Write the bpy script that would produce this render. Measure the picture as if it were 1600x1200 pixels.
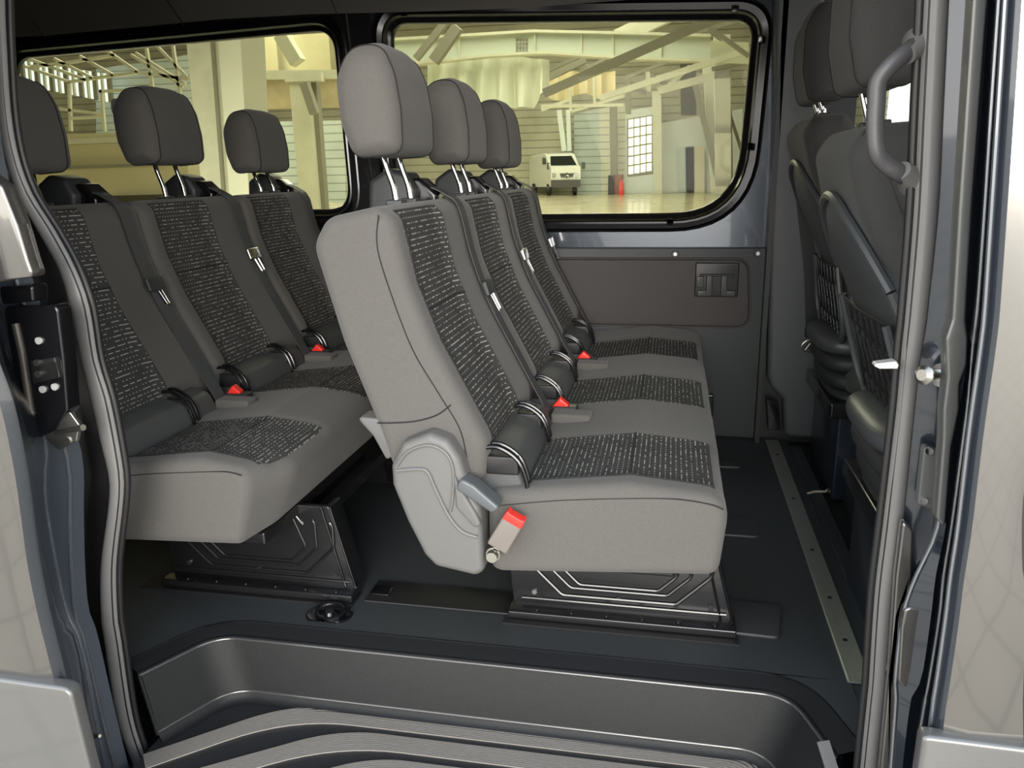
import bpy, bmesh, math, random
import numpy as np
from mathutils import Vector, Matrix
random.seed(4)
for o in list(bpy.data.objects): bpy.data.objects.remove(o)
COL = bpy.context.scene.collection
SC = bpy.context.scene
# ------------------------------------------------------------------ camera
# van axes: X forward (to the right), Y across the van away from the camera, Z up; cabin floor z = 0
F = 1230.0
yd = np.array([252, 335, F]); yd = yd/np.linalg.norm(yd)
zz = np.cross(yd, np.array([1, .018, 0.])); zz = zz/np.linalg.norm(zz)
if zz[1] < 0: zz = -zz
xx = np.cross(yd, zz); xx = xx/np.linalg.norm(xx)
if xx[0] < 0: xx = -xx
RW = np.array([xx, yd, zz])          # rows: world axes seen in the camera frame
CAM = np.array([0, 0, 1.0])
def at(px, py, X=None, Y=None, Z=None):
    """measured point: where the sight line of a photo pixel meets a plane of the van"""
    d = RW @ np.array([px-800, 600-py, F])
    if X is not None: t = (X-CAM[0])/d[0]
    elif Y is not None: t = (Y-CAM[1])/d[1]
    else: t = (Z-CAM[2])/d[2]
    return Vector(CAM+t*d)
cam = bpy.data.objects.new('camera', bpy.data.cameras.new('camera')); COL.objects.link(cam)
cam.data.sensor_width = 36; cam.data.lens = 36*F/1600; cam.data.clip_start = .02; cam.data.clip_end = 400
right, up, fwd = RW@np.array([1, 0, 0]), RW@np.array([0, 1, 0]), RW@np.array([0, 0, 1])
cam.matrix_world = Matrix(((right[0], up[0], -fwd[0], CAM[0]), (right[1], up[1], -fwd[1], CAM[1]), (right[2], up[2], -fwd[2], CAM[2]), (0, 0, 0, 1)))
SC.camera = cam
# ------------------------------------------------------------------ light
SC.view_settings.view_transform = 'Standard'; SC.view_settings.look = 'None'
SC.view_settings.gamma = 1; SC.view_settings.exposure = 0.0; SC.view_settings.use_curve_mapping = False
W = bpy.data.worlds.new('sky'); SC.world = W; W.use_nodes = True
wn = W.node_tree.nodes; wl = W.node_tree.links
tc = wn.new('ShaderNodeTexCoord'); sx = wn.new('ShaderNodeSeparateXYZ'); cr = wn.new('ShaderNodeValToRGB')
wl.new(tc.outputs['Generated'], sx.inputs[0]); wl.new(sx.outputs['Z'], cr.inputs[0]); wl.new(cr.outputs[0], wn['Background'].inputs[0])
cr.color_ramp.elements[0].position = 0.0; cr.color_ramp.elements[0].color = (1, .95, .88, 1)
cr.color_ramp.elements[1].position = .7; cr.color_ramp.elements[1].color = (.36, .43, .52, 1)
wn['Background'].inputs[1].default_value = 4.8
# soft low daylight from the open side behind the photographer
sl_ = bpy.data.lights.new('low_daylight', 'SUN'); sl_.energy = 4.2; sl_.angle = math.radians(38); sl_.color = (1, .96, .89)
so_ = bpy.data.objects.new('low_daylight', sl_); COL.objects.link(so_); so_.rotation_euler = Vector((.22, -1, .16)).to_track_quat('Z', 'Y').to_euler()
def area(name, loc, rot, sx_, sy_, power, col=(1, 1, 1)):
    l = bpy.data.lights.new(name, 'AREA'); l.shape = 'RECTANGLE'; l.size = sx_; l.size_y = sy_; l.energy = power; l.color = col
    o = bpy.data.objects.new(name, l); COL.objects.link(o); o.location = loc; o.rotation_euler = rot
    return o
# daylight falling through the roof lights of the hall
area('rooflight_daylight', (-6, 38, 13.2), (0, 0, 0), 10, 30, 4200, (1, .98, .92))
area('rooflight_daylight', (-26, 34, 13.2), (0, 0, 0), 10, 30, 3400, (1, .98, .92))
# ------------------------------------------------------------------ materials
MATS = {}
def mat(name, col, rough=.6, metal=0, coat=0, bump=0, bscale=200, spec=.5, var=0, sheen=0, emis=0, ior=None):
    if name in MATS: return MATS[name]
    m = bpy.data.materials.new(name); m.use_nodes = True; n = m.node_tree.nodes; l = m.node_tree.links
    b = n['Principled BSDF']
    b.inputs['Base Color'].default_value = (*col, 1); b.inputs['Roughness'].default_value = rough; b.inputs['Metallic'].default_value = metal
    b.inputs['Coat Weight'].default_value = coat; b.inputs['Coat Roughness'].default_value = .04; b.inputs['Specular IOR Level'].default_value = spec
    b.inputs['Sheen Weight'].default_value = sheen; b.inputs['Sheen Roughness'].default_value = .5
    if emis: b.inputs['Emission Color'].default_value = (*col, 1); b.inputs['Emission Strength'].default_value = emis
    if bump or var:
        t = n.new('ShaderNodeTexCoord'); z = n.new('ShaderNodeTexNoise'); z.inputs['Scale'].default_value = bscale; z.inputs['Detail'].default_value = 3
        l.new(t.outputs['Object'], z.inputs['Vector'])
        if bump:
            u = n.new('ShaderNodeBump'); u.inputs['Strength'].default_value = bump; u.inputs['Distance'].default_value = .002
            l.new(z.outputs['Fac'], u.inputs['Height']); l.new(u.outputs[0], b.inputs['Normal'])
        if var:
            r = n.new('ShaderNodeMapRange'); r.inputs[1].default_value = .3; r.inputs[2].default_value = .7; r.inputs[3].default_value = 1-var; r.inputs[4].default_value = 1+var
            mx = n.new('ShaderNodeMix'); mx.data_type = 'RGBA'; mx.blend_type = 'MULTIPLY'; mx.inputs[0].default_value = 1
            mx.inputs[6].default_value = (*col, 1)
            l.new(z.outputs['Fac'], r.inputs[0]); l.new(r.outputs[0], mx.inputs[7]); l.new(mx.outputs[2], b.inputs['Base Color'])
    MATS[name] = m; return m
def dashmat(name, axis, base, dash, row=.0105):
    m = bpy.data.materials.new(name); m.use_nodes = True; n = m.node_tree.nodes; l = m.node_tree.links; b = n['Principled BSDF']
    b.inputs['Roughness'].default_value = .92; b.inputs['Specular IOR Level'].default_value = .2
    t = n.new('ShaderNodeTexCoord'); s = n.new('ShaderNodeSeparateXYZ'); l.new(t.outputs['Object'], s.inputs[0])
    def M(op, a, bb=None):
        q = n.new('ShaderNodeMath'); q.operation = op
        for i, v in enumerate((a, bb)):
            if v is None: continue
            if isinstance(v, (int, float)): q.inputs[i].default_value = v
            else: l.new(v, q.inputs[i])
        return q.outputs[0]
    v = M('MULTIPLY', s.outputs[axis], 1/row); u0 = M('MULTIPLY', s.outputs['Y'], 1/.0125)
    r = M('FLOOR', v); fv = M('FRACT', v)
    w1 = n.new('ShaderNodeTexWhiteNoise'); w1.noise_dimensions = '1D'; l.new(r, w1.inputs['W'])
    u = M('ADD', u0, M('MULTIPLY', w1.outputs['Value'], 9.0))
    c = M('FLOOR', u); fu = M('FRACT', u)
    cb = n.new('ShaderNodeCombineXYZ'); l.new(c, cb.inputs[0]); l.new(r, cb.inputs[1])
    w2 = n.new('ShaderNodeTexWhiteNoise'); w2.noise_dimensions = '3D'; l.new(cb.outputs[0], w2.inputs['Vector'])
    ln = M('ADD', M('MULTIPLY', M('GREATER_THAN', w2.outputs['Value'], .72), .62), .36)
    on = M('MULTIPLY', M('LESS_THAN', fu, ln), M('LESS_THAN', M('ABSOLUTE', M('SUBTRACT', fv, .5)), .11))
    on = M('MULTIPLY', on, M('GREATER_THAN', w2.outputs['Value'], .12))
    nz = n.new('ShaderNodeTexNoise'); nz.inputs['Scale'].default_value = 260; l.new(t.outputs['Object'], nz.inputs['Vector'])
    mx = n.new('ShaderNodeMix'); mx.data_type = 'RGBA'; l.new(on, mx.inputs[0]); mx.inputs[6].default_value = (*base, 1); mx.inputs[7].default_value = (*dash, 1)
    l.new(mx.outputs[2], b.inputs['Base Color'])
    bu = n.new('ShaderNodeBump'); bu.inputs['Strength'].default_value = .3; bu.inputs['Distance'].default_value = .002; l.new(nz.outputs['Fac'], bu.inputs['Height']); l.new(bu.outputs[0], b.inputs['Normal'])
    MATS[name] = m; return m
FAB = mat('charcoal_fabric', (.100, .095, .088), .93, bump=.35, bscale=420, spec=.15, var=.08, sheen=.12)
SEAM = mat('seam_thread', (.016, .016, .016), .9)
INS_B = dashmat('dash_fabric_back', 'Z', (.050, .049, .047), (.33, .33, .30))
INS_C = dashmat('dash_fabric_cushion', 'X', (.050, .049, .047), (.33, .33, .30))
BELT = mat('belt_webbing', (.06, .063, .067), .55, bump=.5, bscale=500, spec=.4)
PL_G = mat('grey_plastic', (.115, .113, .108), .5, bump=.2, bscale=700)
PL_D = mat('dark_plastic', (.035, .037, .04), .45, bump=.15, bscale=600)
TRIM = mat('trim_plastic', (.042, .046, .05), .55, bump=.25, bscale=500)
TRIM2 = mat('brown_grey_panel', (.05, .045, .044), .7, bump=.25, bscale=500)
FLOORM = mat('floor_rubber', (.036, .040, .043), .5, bump=.3, bscale=600, var=.1)
BLK = mat('gloss_black', (.006, .006, .007), .18, spec=.6)
BLKP = mat('black_sheet_metal', (.01, .01, .011), .25, spec=.6, coat=.3)
PAINT = mat('blue_grey_paint', (.045, .053, .066), .25, metal=.6, coat=1)
JAMB = mat('jamb_paint', (.03, .037, .05), .22, metal=.45, coat=1)
EDGE = mat('edge_highlight_paint', (.22, .235, .26), .25, metal=.8, coat=1)  # body paint lightened; highlights on the pressed edges are in the colour
SKIN = mat('exterior_metallic_paint', (.165, .158, .148), .16, metal=.8, coat=1, bump=.12, bscale=2.2)
LOWER = mat('lower_body_paint', (.15, .15, .145), .35, metal=.5, coat=.4)
CHROME = mat('chrome', (.85, .85, .85), .08, metal=1)
STEEL = mat('zinc_steel', (.42, .41, .37), .35, metal=1)
SEAL = mat('rubber_seal', (.16, .155, .15), .38, bump=.1, bscale=300)
RUB = mat('black_rubber', (.012, .012, .013), .45)
RED = mat('red_button', (.75, .03, .02), .35)
REFL = mat('belt_tongue_silver', (.65, .65, .62), .2, metal=1)
def glassmat(name, tint):
    m = bpy.data.materials.new(name); m.use_nodes = True; n = m.node_tree.nodes; l = m.node_tree.links
    n.remove(n['Principled BSDF']); tr = n.new('ShaderNodeBsdfTransparent'); tr.inputs[0].default_value = (*tint, 1)
    g = n.new('ShaderNodeBsdfGlossy'); g.inputs['Roughness'].default_value = .01
    fr = n.new('ShaderNodeFresnel'); fr.inputs[0].default_value = 1.12; mx = n.new('ShaderNodeMixShader')
    l.new(fr.outputs[0], mx.inputs[0]); l.new(tr.outputs[0], mx.inputs[1]); l.new(g.outputs[0], mx.inputs[2]); l.new(mx.outputs[0], n['Material Output'].inputs[0])
    return m
GLASS = glassmat('tinted_glass', (.93, .94, .81))
GLASSC = glassmat('clear_glass', (.93, .97, .93))
# ------------------------------------------------------------------ mesh helpers
class MB:
    def __init__(s): s.v = []; s.f = []; s.m = []; s.mats = []
    def mi(s, m):
        if m not in s.mats: s.mats.append(m)
        return s.mats.index(m)
    def add(s, vs, fs, m):
        k = len(s.v); i = s.mi(m); s.v += [Vector(v) for v in vs]
        for f in fs: s.f.append([a+k for a in f]); s.m.append(i)
        return s
    def loft(s, rings, m, closed=True, caps=True):
        n = len(rings[0]); vs = [p for r in rings for p in r]; fs = []
        for i in range(len(rings)-1):
            for j in range(n if closed else n-1):
                a = i*n+j; b = i*n+(j+1) % n; fs.append([a, b, b+n, a+n])
        if caps and closed:
            fs.append(list(range(n))[::-1]); fs.append([(len(rings)-1)*n+j for j in range(n)])
        return s.add(vs, fs, m)
    def box(s, x0, x1, y0, y1, z0, z1, m, r=0):
        if r <= 0:
            vs = [(x, y, z) for x in (x0, x1) for y in (y0, y1) for z in (z0, z1)]
            return s.add(vs, [[0, 1, 3, 2], [4, 6, 7, 5], [0, 4, 5, 1], [2, 3, 7, 6], [0, 2, 6, 4], [1, 5, 7, 3]], m)
        return s.pillow([(x0, z0), (x1, z0), (x1, z1), (x0, z1)], y0, y1, m, r, r*1.01, seg=3)
    def pillow(s, poly, y0, y1, m, re=.02, rc=.03, seg=4, ys=None, deform=None, ax='y'):
        rings = []
        def R(d, y):
            pts = fillet(inset(poly, d), [max(c-d, .0008) for c in (rc if isinstance(rc, (list, tuple)) else [rc]*len(poly))])
            if ax == 'y': return [(p[0], y, p[1]) for p in pts]
            if ax == 'x': return [(y, p[0], p[1]) for p in pts]
            return [(p[0], p[1], y) for p in pts]
        for i in range(seg+1):
            a = math.pi/2*(1-i/seg); rings.append(R(re*(1-math.cos(a)), y0+re*(1-math.sin(a))))
        for y in (ys or []):
            if y0+re < y < y1-re: rings.append(R(0, y))
        for i in range(seg+1):
            a = math.pi/2*(i/seg); rings.append(R(re*(1-math.cos(a)), y1-re*(1-math.sin(a))))
        if deform: rings = [[deform(*p) for p in r] for r in rings]
        return s.loft(rings, m)
    def tube(s, pts, r, m, n=10, closed=False, flat=None):
        pts = [Vector(p) for p in pts]; rings = []; N = len(pts); up0 = Vector((0, 0, 1)); prev = None
        for i, p in enumerate(pts):
            if closed: t = pts[(i+1) % N]-pts[i-1]
            else: t = pts[min(i+1, N-1)]-pts[max(i-1, 0)]
            t.normalize()
            if prev is None:
                a = t.cross(up0)
                if a.length < .2: a = t.cross(Vector((0, 1, 0)))
            else: a = prev-t*prev.dot(t)
            a.normalize(); prev = a; b = t.cross(a)
            rr = r[i] if isinstance(r, (list, tuple)) else r
            rings.append([p+a*math.cos(q*2*math.pi/n)*rr+b*math.sin(q*2*math.pi/n)*rr*(flat or 1) for q in range(n)])
        if closed: rings.append(rings[0])
        return s.loft(rings, m, caps=not closed)
    def ribbon(s, pts, w, t, m, wd=(0, 1, 0)):
        pts = [Vector(p) for p in pts]; wd = Vector(wd).normalized(); rings = []
        for i, p in enumerate(pts):
            tt = (pts[min(i+1, len(pts)-1)]-pts[max(i-1, 0)]).normalized(); nn = tt.cross(wd).normalized()
            rings.append([p-wd*w/2-nn*t/2, p+wd*w/2-nn*t/2, p+wd*w/2+nn*t/2, p-wd*w/2+nn*t/2])
        return s.loft(rings, m)
    def disc(s, c, nrm, r, h, m, n=20, r2=None):
        c = Vector(c); q = Vector(nrm).normalized(); return s.tube([c, c+q*h], [r, r if r2 is None else r2], m, n)
    def prism(s, pts3, dvec, m):
        n = len(pts3); d = Vector(dvec); vs = [Vector(p) for p in pts3]+[Vector(p)+d for p in pts3]
        fs = [list(range(n)), [n+i for i in range(n)][::-1]]+[[i, (i+1) % n, n+(i+1) % n, n+i] for i in range(n)]
        return s.add(vs, fs, m)
    def xf(s, M):
        s.v = [M@v for v in s.v]; return s
    def build(s, name, parent=None, smooth=True, angle=40, bevel=0):
        off = Vector((0, 0, 0)); q = parent
        while q is not None: off += q.location; q = q.parent
        me = bpy.data.meshes.new(name); me.from_pydata([v-off for v in s.v], [], s.f)
        for m in s.mats: me.materials.append(m)
        for p, i in zip(me.polygons, s.m): p.material_index = i; p.use_smooth = smooth
        bm = bmesh.new(); bm.from_mesh(me); bmesh.ops.remove_doubles(bm, verts=bm.verts, dist=1e-5); bmesh.ops.recalc_face_normals(bm, faces=bm.faces)
        for e in bm.edges:
            if len(e.link_faces) == 2 and e.calc_face_angle(0) > math.radians(angle): e.smooth = False
        bm.to_mesh(me); bm.free()
        o = bpy.data.objects.new(name, me); COL.objects.link(o)
        if parent is not None: o.parent = parent
        if bevel:
            b = o.modifiers.new('bevel', 'BEVEL'); b.width = bevel; b.segments = 2; b.limit_method = 'ANGLE'
        return o
def inset(poly, d):
    if d < 1e-9: return [Vector(p) for p in poly]
    P = [Vector(p) for p in poly]; n = len(P); A = sum(P[i].x*P[(i+1) % n].y-P[(i+1) % n].x*P[i].y for i in range(n)); sg = 1 if A > 0 else -1; out = []
    for i in range(n):
        a = (P[i]-P[i-1]).normalized(); b = (P[(i+1) % n]-P[i]).normalized()
        na = Vector((-a.y, a.x))*sg; nb = Vector((-b.y, b.x))*sg; h = na+nb; h = h/max(h.length_squared/2, .3)
        out.append(P[i]+h*d)
    return out
def fillet(P, rs, k=6):
    out = []; n = len(P)
    for i in range(n):
        a = P[i-1]-P[i]; b = P[(i+1) % n]-P[i]; la, lb = a.length, b.length; a = a/la; b = b/lb
        c = max(-1, min(1, a.dot(b))); th = math.acos(c)/2
        t = min(rs[i]/max(math.tan(th), .05), la*.48, lb*.48)
        p0 = P[i]+a*t; p1 = P[i]+b*t
        for j in range(k+1):
            u = j/k; out.append(p0*(1-u)**2+P[i]*2*u*(1-u)+p1*u*u)
    return out
def smooth(pts, k=6, closed=False):
    P = [Vector(p) for p in pts]; out = []; n = len(P)
    for i in range(n if closed else n-1):
        if closed: a, b, c, d = P[i-1], P[i], P[(i+1) % n], P[(i+2) % n]
        else: a, b, c, d = P[max(i-1, 0)], P[i], P[i+1], P[min(i+2, n-1)]
        for j in range(k):
            t = j/k; out.append(.5*((2*b)+(c-a)*t+(2*a-5*b+4*c-d)*t*t+(3*b-a-3*c+d)*t**3))
    if not closed: out.append(P[-1])
    return out
def thing(name, label, cat, loc=(0, 0, 0), group=None):
    o = bpy.data.objects.new(name, None); COL.objects.link(o); o.location = loc; o.empty_display_size = .1
    return tag(o, label, cat, group)
def tag(o, label, cat, group=None, kind=None):
    o['label'] = label; o['category'] = cat
    if group: o['group'] = group
    if kind: o['kind'] = kind
    return o
def struct(o, label=None):
    o['kind'] = 'structure'
    if label: o['label'] = label
    return o
# ================================================================== VAN SHELL
YW = 3.01       # inner side wall, far side
YS = 1.25      # door seal plane
YO = 1.00      # outer skin, near side
def rrect(pts, r, k=8): return [Vector((p.x, p.y)) for p in fillet([Vector(p) for p in pts], r if isinstance(r, list) else [r]*len(pts), k)]
# floor with the moulded door step cut in
m = MB()
nose = [(-3.2, 1.475), (-1.06, 1.475), (.30, 1.475), (.385, 1.475)]
m.box(-3.3, .385, 1.475, YW, -.06, 0, FLOORM)
m.box(.385, .46, 1.2, YW, -.06, -.004, FLOORM)
FLOORMB = m
# far wall: sheet metal with two windows
win1 = [(-1.075, .850), (.135, .850), (.262, 1.10), (.262, 1.515), (-1.06, 1.565)]
def wall_with_holes(y0, y1, x0, x1, z0, z1, holes, m_, mb):
    bm = bmesh.new()
    outer = [bm.verts.new((x, 0, z)) for x, z in ((x0, z0), (x1, z0), (x1, z1), (x0, z1))]
    es = [bm.edges.new((outer[i], outer[(i+1) % 4])) for i in range(4)]
    for h in holes:
        vs = [bm.verts.new((p.x, 0, p.y)) for p in h]
        es += [bm.edges.new((vs[i], vs[(i+1) % len(vs)])) for i in range(len(vs))]
    bmesh.ops.triangle_fill(bm, use_beauty=True, edges=es)
    bm.verts.index_update()
    V = [v.co.copy() for v in bm.verts]; Fc = [[v.index for v in f.verts] for f in bm.faces]; bm.free()
    mb.add([(v.x, y0, v.z) for v in V], Fc, m_); mb.add([(v.x, y1, v.z) for v in V], Fc, m_)
    for h in holes:
        n = len(h); mb.add([(p.x, y, p.y) for y in (y0, y1) for p in h], [[i, (i+1) % n, n+(i+1) % n, n+i] for i in range(n)], m_)
def win_ring(pts, rs): return rrect(pts, rs, 10)
# openings, traced on the far side wall
W1 = [tuple(at(*p, Y=YW))[0::2] for p in ((598, 33), (1185, 0), (1177, 345), (870, 345))]
W1 = [(-1.06, 1.555), (.262, 1.50), (.235, .835), (-1.06, .835)]
W2 = [(-2.72, 1.50), (-1.275, 1.545), (-1.255, .86), (-2.72, .86)]
R1 = [.07, .075, .25, .12]; R2 = [.10, .09, .10, .10]
def grow(poly, d): return inset(poly, -d)
def inset2(poly, d):
    n = len(poly); P = [Vector(p) for p in poly]; A = sum(P[i].x*P[(i+1) % n].y-P[(i+1) % n].x*P[i].y for i in range(n)); sg = 1 if A > 0 else -1; out = []
    for i in range(n):
        a = (P[i]-P[i-1]).normalized(); b = (P[(i+1) % n]-P[i]).normalized()
        h = Vector((-a.y, a.x))*sg+Vector((-b.y, b.x))*sg; h = h/(h.length_squared/2); out.append(P[i]+h*d)
    return out
def fr(poly, R, d): return fillet(inset2(poly, d), [max(r-d, .01) for r in R], 10)
m = MB()
hol1 = [(p.x, p.y) for p in fr(W1, R1, -.055)]; hol2 = [(p.x, p.y) for p in fr(W2, R2, -.05)]
wall_with_holes(YW, YW+.03, -3.3, .50, .70, 1.62, [[Vector(p) for p in hol1], [Vector(p) for p in hol2]], PAINT, m)
struct(m.build('wall_far', smooth=False), 'blue-grey painted metal side wall around the windows')
# window surrounds: stepped black flange, rubber, clips; glass
def window(nm, Wp, R, lab):
    g = MB(); o = fr(Wp, R, .004); g.prism([(p.x, YW+.055, p.y) for p in o], (0, .004, 0), GLASS)
    root = struct(g.build(nm, smooth=False), lab)
    f = MB()
    prof = [(-.056, YW-.012), (-.050, YW-.014), (-.044, YW+.006), (-.024, YW+.012), (-.020, YW-.002), (-.014, YW-.004), (-.008, YW+.012), (.004, YW+.02), (.010, YW+.030), (.010, YW+.054), (-.056, YW+.054)]
    rings = [[(p.x, y, p.y) for p in fr(Wp, R, d)] for d, y in prof]
    f.loft(rings+[rings[0]], BLK, caps=False)
    f.build('window_frame', root, angle=35)
    return root
window('window_1', W1, R1, 'large fixed side window with a rounded lower front corner')
window('window_2', W2, R2, 'side window beside the rear bench')
# thin silver-black clips around window_1
wf = [o for o in bpy.data.objects if o.name == 'window_1'][0]
c1 = fr(W1, R1, -.017)
for px, py in ((960, 332), (1047, 333), (1172, 214), (1178, 150), (1185, 76), (850, 24), (1050, 10), (720, 32)):
    P0 = at(px, py, Y=YW); k = min(range(len(c1)), key=lambda i: (Vector((P0.x, P0.z))-c1[i]).length); a = c1[k-1]; b = c1[(k+1) % len(c1)]; t = (b-a).normalized()
    q = MB(); q.box(-.012, .012, -.008, .004, -.009, .009, BLK, .002)
    q.xf(Matrix.Translation((c1[k].x, YW-.006, c1[k].y))@Matrix.Rotation(-math.atan2(t.y, t.x), 4, 'Y')); q.build('clip', wf)
# black painted sheet (pillar between the windows and header)
m = MB()
m.box(-1.235, -1.115, YW-.012, YW+.0, .72, 1.60, BLKP)
m.box(-3.3, .36, YW-.010, YW, 1.575, 1.66, BLKP)
m.box(-3.3, -1.2, YW-.008, YW, .70, .80, BLKP)
m.tube([at(541, 22, Y=YW-.016), at(549, 95, Y=YW-.016)], .0025, CHROME)
m.tube([at(549, 95, Y=YW-.016), at(592, 330, Y=YW-.016)], .0025, CHROME)
struct(m.build('trim_1', smooth=False), 'gloss black pillar between the two side windows')
# headliner: cove and roof
m = MB()
cs = [(YW-.015, 1.575), (YW-.03, 1.60), (YW-.09, 1.68), (YW-.22, 1.80), (YW-.5, 1.88), (2.1, 1.90), (1.5, 1.86), (1.3, 1.75), (1.27, 1.55)]
cs2 = [(y, z+.03) for y, z in cs[::-1]]; cs2[-1] = (YW+.03, 1.60)
rings = [[(x, y, z+(.012*math.sin(x*3))) for y, z in cs+cs2] for x in np.linspace(-3.3, 1.75, 14)]
m.loft(rings, mat('headliner', (.14, .13, .118), .9, bump=.3, bscale=500))
for a, b in (((150, 90), (200, 165)), ((745, 0), (825, 110)), ((1480, 0), (1505, 62))):
    pass
for px in (66, 283, 525):
    p = at(px, 60, Y=YW); m.box(p.x-.002, p.x+.002, YW-.26, YW-.02, 1.60, 1.80, SEAM) if False else None
for a_, b_ in (((288, 40), (258, -4)), ((527, 23), (516, -4)), ((70, 60), (52, 30))):
    m.tube([at(*a_, Y=YW-.034), at(*b_, Y=YW-.085)], .0022, SEAM, 6)
struct(m.build('ceiling'), 'dark brown-grey headliner')
# exterior side wall beyond, rear wall, near wall above the door, roof
m = MB()
m.box(-3.34, -3.3, 1.2, YW+.05, -.3, 1.9, TRIM)
struct(m.build('wall_rear', smooth=False))
# lower trim panel on the far wall
ZT = .722
m = MB()
m.box(-3.3, .345, YW-.028, YW+.02, 0, ZT, TRIM, .006); m.box(.34, .60, YW-.01, YW+.02, -.1, ZT, RUB)
base = m
o = base.build('wall_far_lower_trim'); o.name = 'wall_far_lower'; struct(o, 'dark moulded lower wall lining')
m = MB()
pp = [(-1.05, .70-.035), (.285, .665), (.285, .42), (-1.05, .40)]
tp = at(1170, 405, Y=YW-.03); bt = at(1172, 512, Y=YW-.03)
pp = [(-1.05, tp.z), (tp.x, tp.z), (bt.x, bt.z), (-1.05, bt.z)]
rg = [[(p.x, y, p.y) for p in fr(pp, [.02, .055, .055, .02], d)] for d, y in ((-.006, YW-.027), (-.004, YW-.034), (.0, YW-.034), (.003, YW-.030), (.006, YW-.034), (.02, YW-.036))]
m.loft(rg, TRIM2); m.build('panel_inlay', o)
for px in ((1055, 397), (1184, 396)):
    q = MB(); c = at(*px, Y=YW-.03); q.disc((c.x, YW-.028, c.z), (0, -1, 0), .014, .005, PL_D, r2=.012); q.disc((c.x, YW-.033, c.z), (0, -1, 0), .006, .004, STEEL); q.build('screw', o)
# wall socket bracket (holder) on the lining
a = at(1087, 410, Y=YW-.03); b = at(1152, 463, Y=YW-.03)
hold = thing('wall_bracket', 'small black holder with two slots on the far wall lining', 'bracket', (0, 0, 0)); hold.location = ((a.x+b.x)/2, YW-.04, b.z)
x0, x1, z0, z1 = a.x, b.x, b.z, a.z; w = x1-x0; h = z1-z0
m = MB(); m.box(x0, x1, YW-.046, YW-.03, z0, z1, RUB, .004); m.build('backplate', hold)
m = MB(); m.box(x0+.1*w, x0+.9*w, YW-.064, YW-.044, z0+.62*h, z1-.04, PL_D, .004)
m.box(x0+.26*w, x0+.40*w, YW-.062, YW-.044, z0+.03*h, z0+.68*h, PL_D, .003); m.box(x0+.60*w, x0+.74*w, YW-.062, YW-.044, z0+.03*h, z0+.68*h, PL_D, .003)
m.box(x0+.06*w, x0+.30*w, YW-.060, YW-.044, z0+.02*h, z0+.2*h, PL_D, .003); m.box(x0+.70*w, x0+.94*w, YW-.060, YW-.044, z0+.02*h, z0+.2*h, PL_D, .003); m.build('clamp', hold)
m = MB(); m.box(x0+.03*w, x0+.2*w, YW-.056, YW-.045, z0+.28*h, z0+.6*h, PL_D, .002); m.build('latch', hold)
# front pillar lining on the far side
m = MB()
ol = [(1196, -60), (1196, 180), (1190, 600), (1192, 612), (1224, 622), (1226, 690), (1300, 705), (1330, 705), (1330, -60)]
YP = 2.93
ol3 = [at(*p, Y=YP) for p in ((1212, -60), (1209, 180), (1203, 400), (1200, 590), (1205, 605), (1224, 626), (1226, 684), (1345, 690), (1345, 330), (1290, 200), (1290, -60))]
poly = [(p.x, p.z) for p in ol3]
m.pillow(poly, YP, YW+.03, mat('pillar_grey', (.078, .083, .086), .55, bump=.25, bscale=500), .02, [.03]*len(poly))
o = struct(m.build('wall_front_pillar'), 'grey moulded lining of the front pillar'); o.name = 'trim_2'
m = MB()
q0 = [at(*p, Y=YP-.004) for p in ((1197, 622), (1216, 630), (1220, 672), (1200, 672))]
m.pillow([(p.x, p.z) for p in q0], YP-.004, YP+.03, BLK, .003, .006)
m.box(.335, .352, 2.93, YW+.01, 0, 1.62, RUB)
m.build('pillar_pocket', o)
# loose belt strap hanging on the pillar
sb = thing('hanging_seat_belt', 'black belt strap hanging in front of the front pillar', 'seat belt', at(1266, 540, Y=2.86))
m = MB(); pts = [at(x, y, Y=YY) for x, y, YY in ((1248, 250, 2.88), (1256, 330, 2.87), (1266, 420, 2.86), (1268, 480, 2.86), (1269, 515, 2.86))]
m.ribbon(smooth(pts), .042, .003, RUB, (1, 0, 0)); m.build('strap', sb)
m = MB(); c = at(1269, 519, Y=2.86); m.box(c.x-.024, c.x+.024, c.y-.008, c.y+.008, c.z-.02, c.z+.02, RUB, .007); m.build('cover', sb)
m = MB(); c = at(1265, 540, Y=2.86); ring = [c+Vector((.026*math.cos(t)*(1-.25*math.sin(t)), 0, .02*math.sin(t))) for t in np.linspace(0, 2*math.pi, 16)[:-1]]
m.tube(ring, .004, STEEL, 8, closed=True); m.tube([c+Vector((-.014, 0, -.016)), c+Vector((.01, 0, .02))], .0035, STEEL); m.build('anchor', sb)
# aluminium floor strip
m = MB(); x0, x1 = .378, .425
n = 11; sec = []
for i in range(n):
    xa = x0+(x1-x0)*i/n; w = (x1-x0)/n; sec += [(xa, .004), (xa+w*.6, .004), (xa+w*.62, .0018), (xa+w*.98, .0018)]
sec = [(x0, -.001), (x0, .003)]+sec[1:]+[(x1, .003), (x1, -.001)]
m.loft([[(x, y, z) for x, z in sec] for y in (1.472, YW-.045)], mat('ribbed_aluminium', (.55, .56, .52), .42, metal=.85))
o = struct(m.build('trim_3', smooth=False), 'ribbed aluminium edge strip across the floor')
for y in (1.62, 1.80, 2.05, 2.4, 2.8):
    q = MB(); q.disc((.402, y, .003), (0, 0, 1), .005, .0025, RUB, 12); q.build('screw', o)
# cab floor in front of the strip
m = MB()
m.box(.426, 1.7, 1.3, YW, -.10, -.012, mat('cab_mat', (.012, .012, .012), .6, bump=.3, bscale=300))
m.box(.46, .50, 1.35, YW-.1, -.012, .002, PL_D, .004)
struct(m.build('floor_cab', smooth=False), 'dark cab floor')
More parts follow.
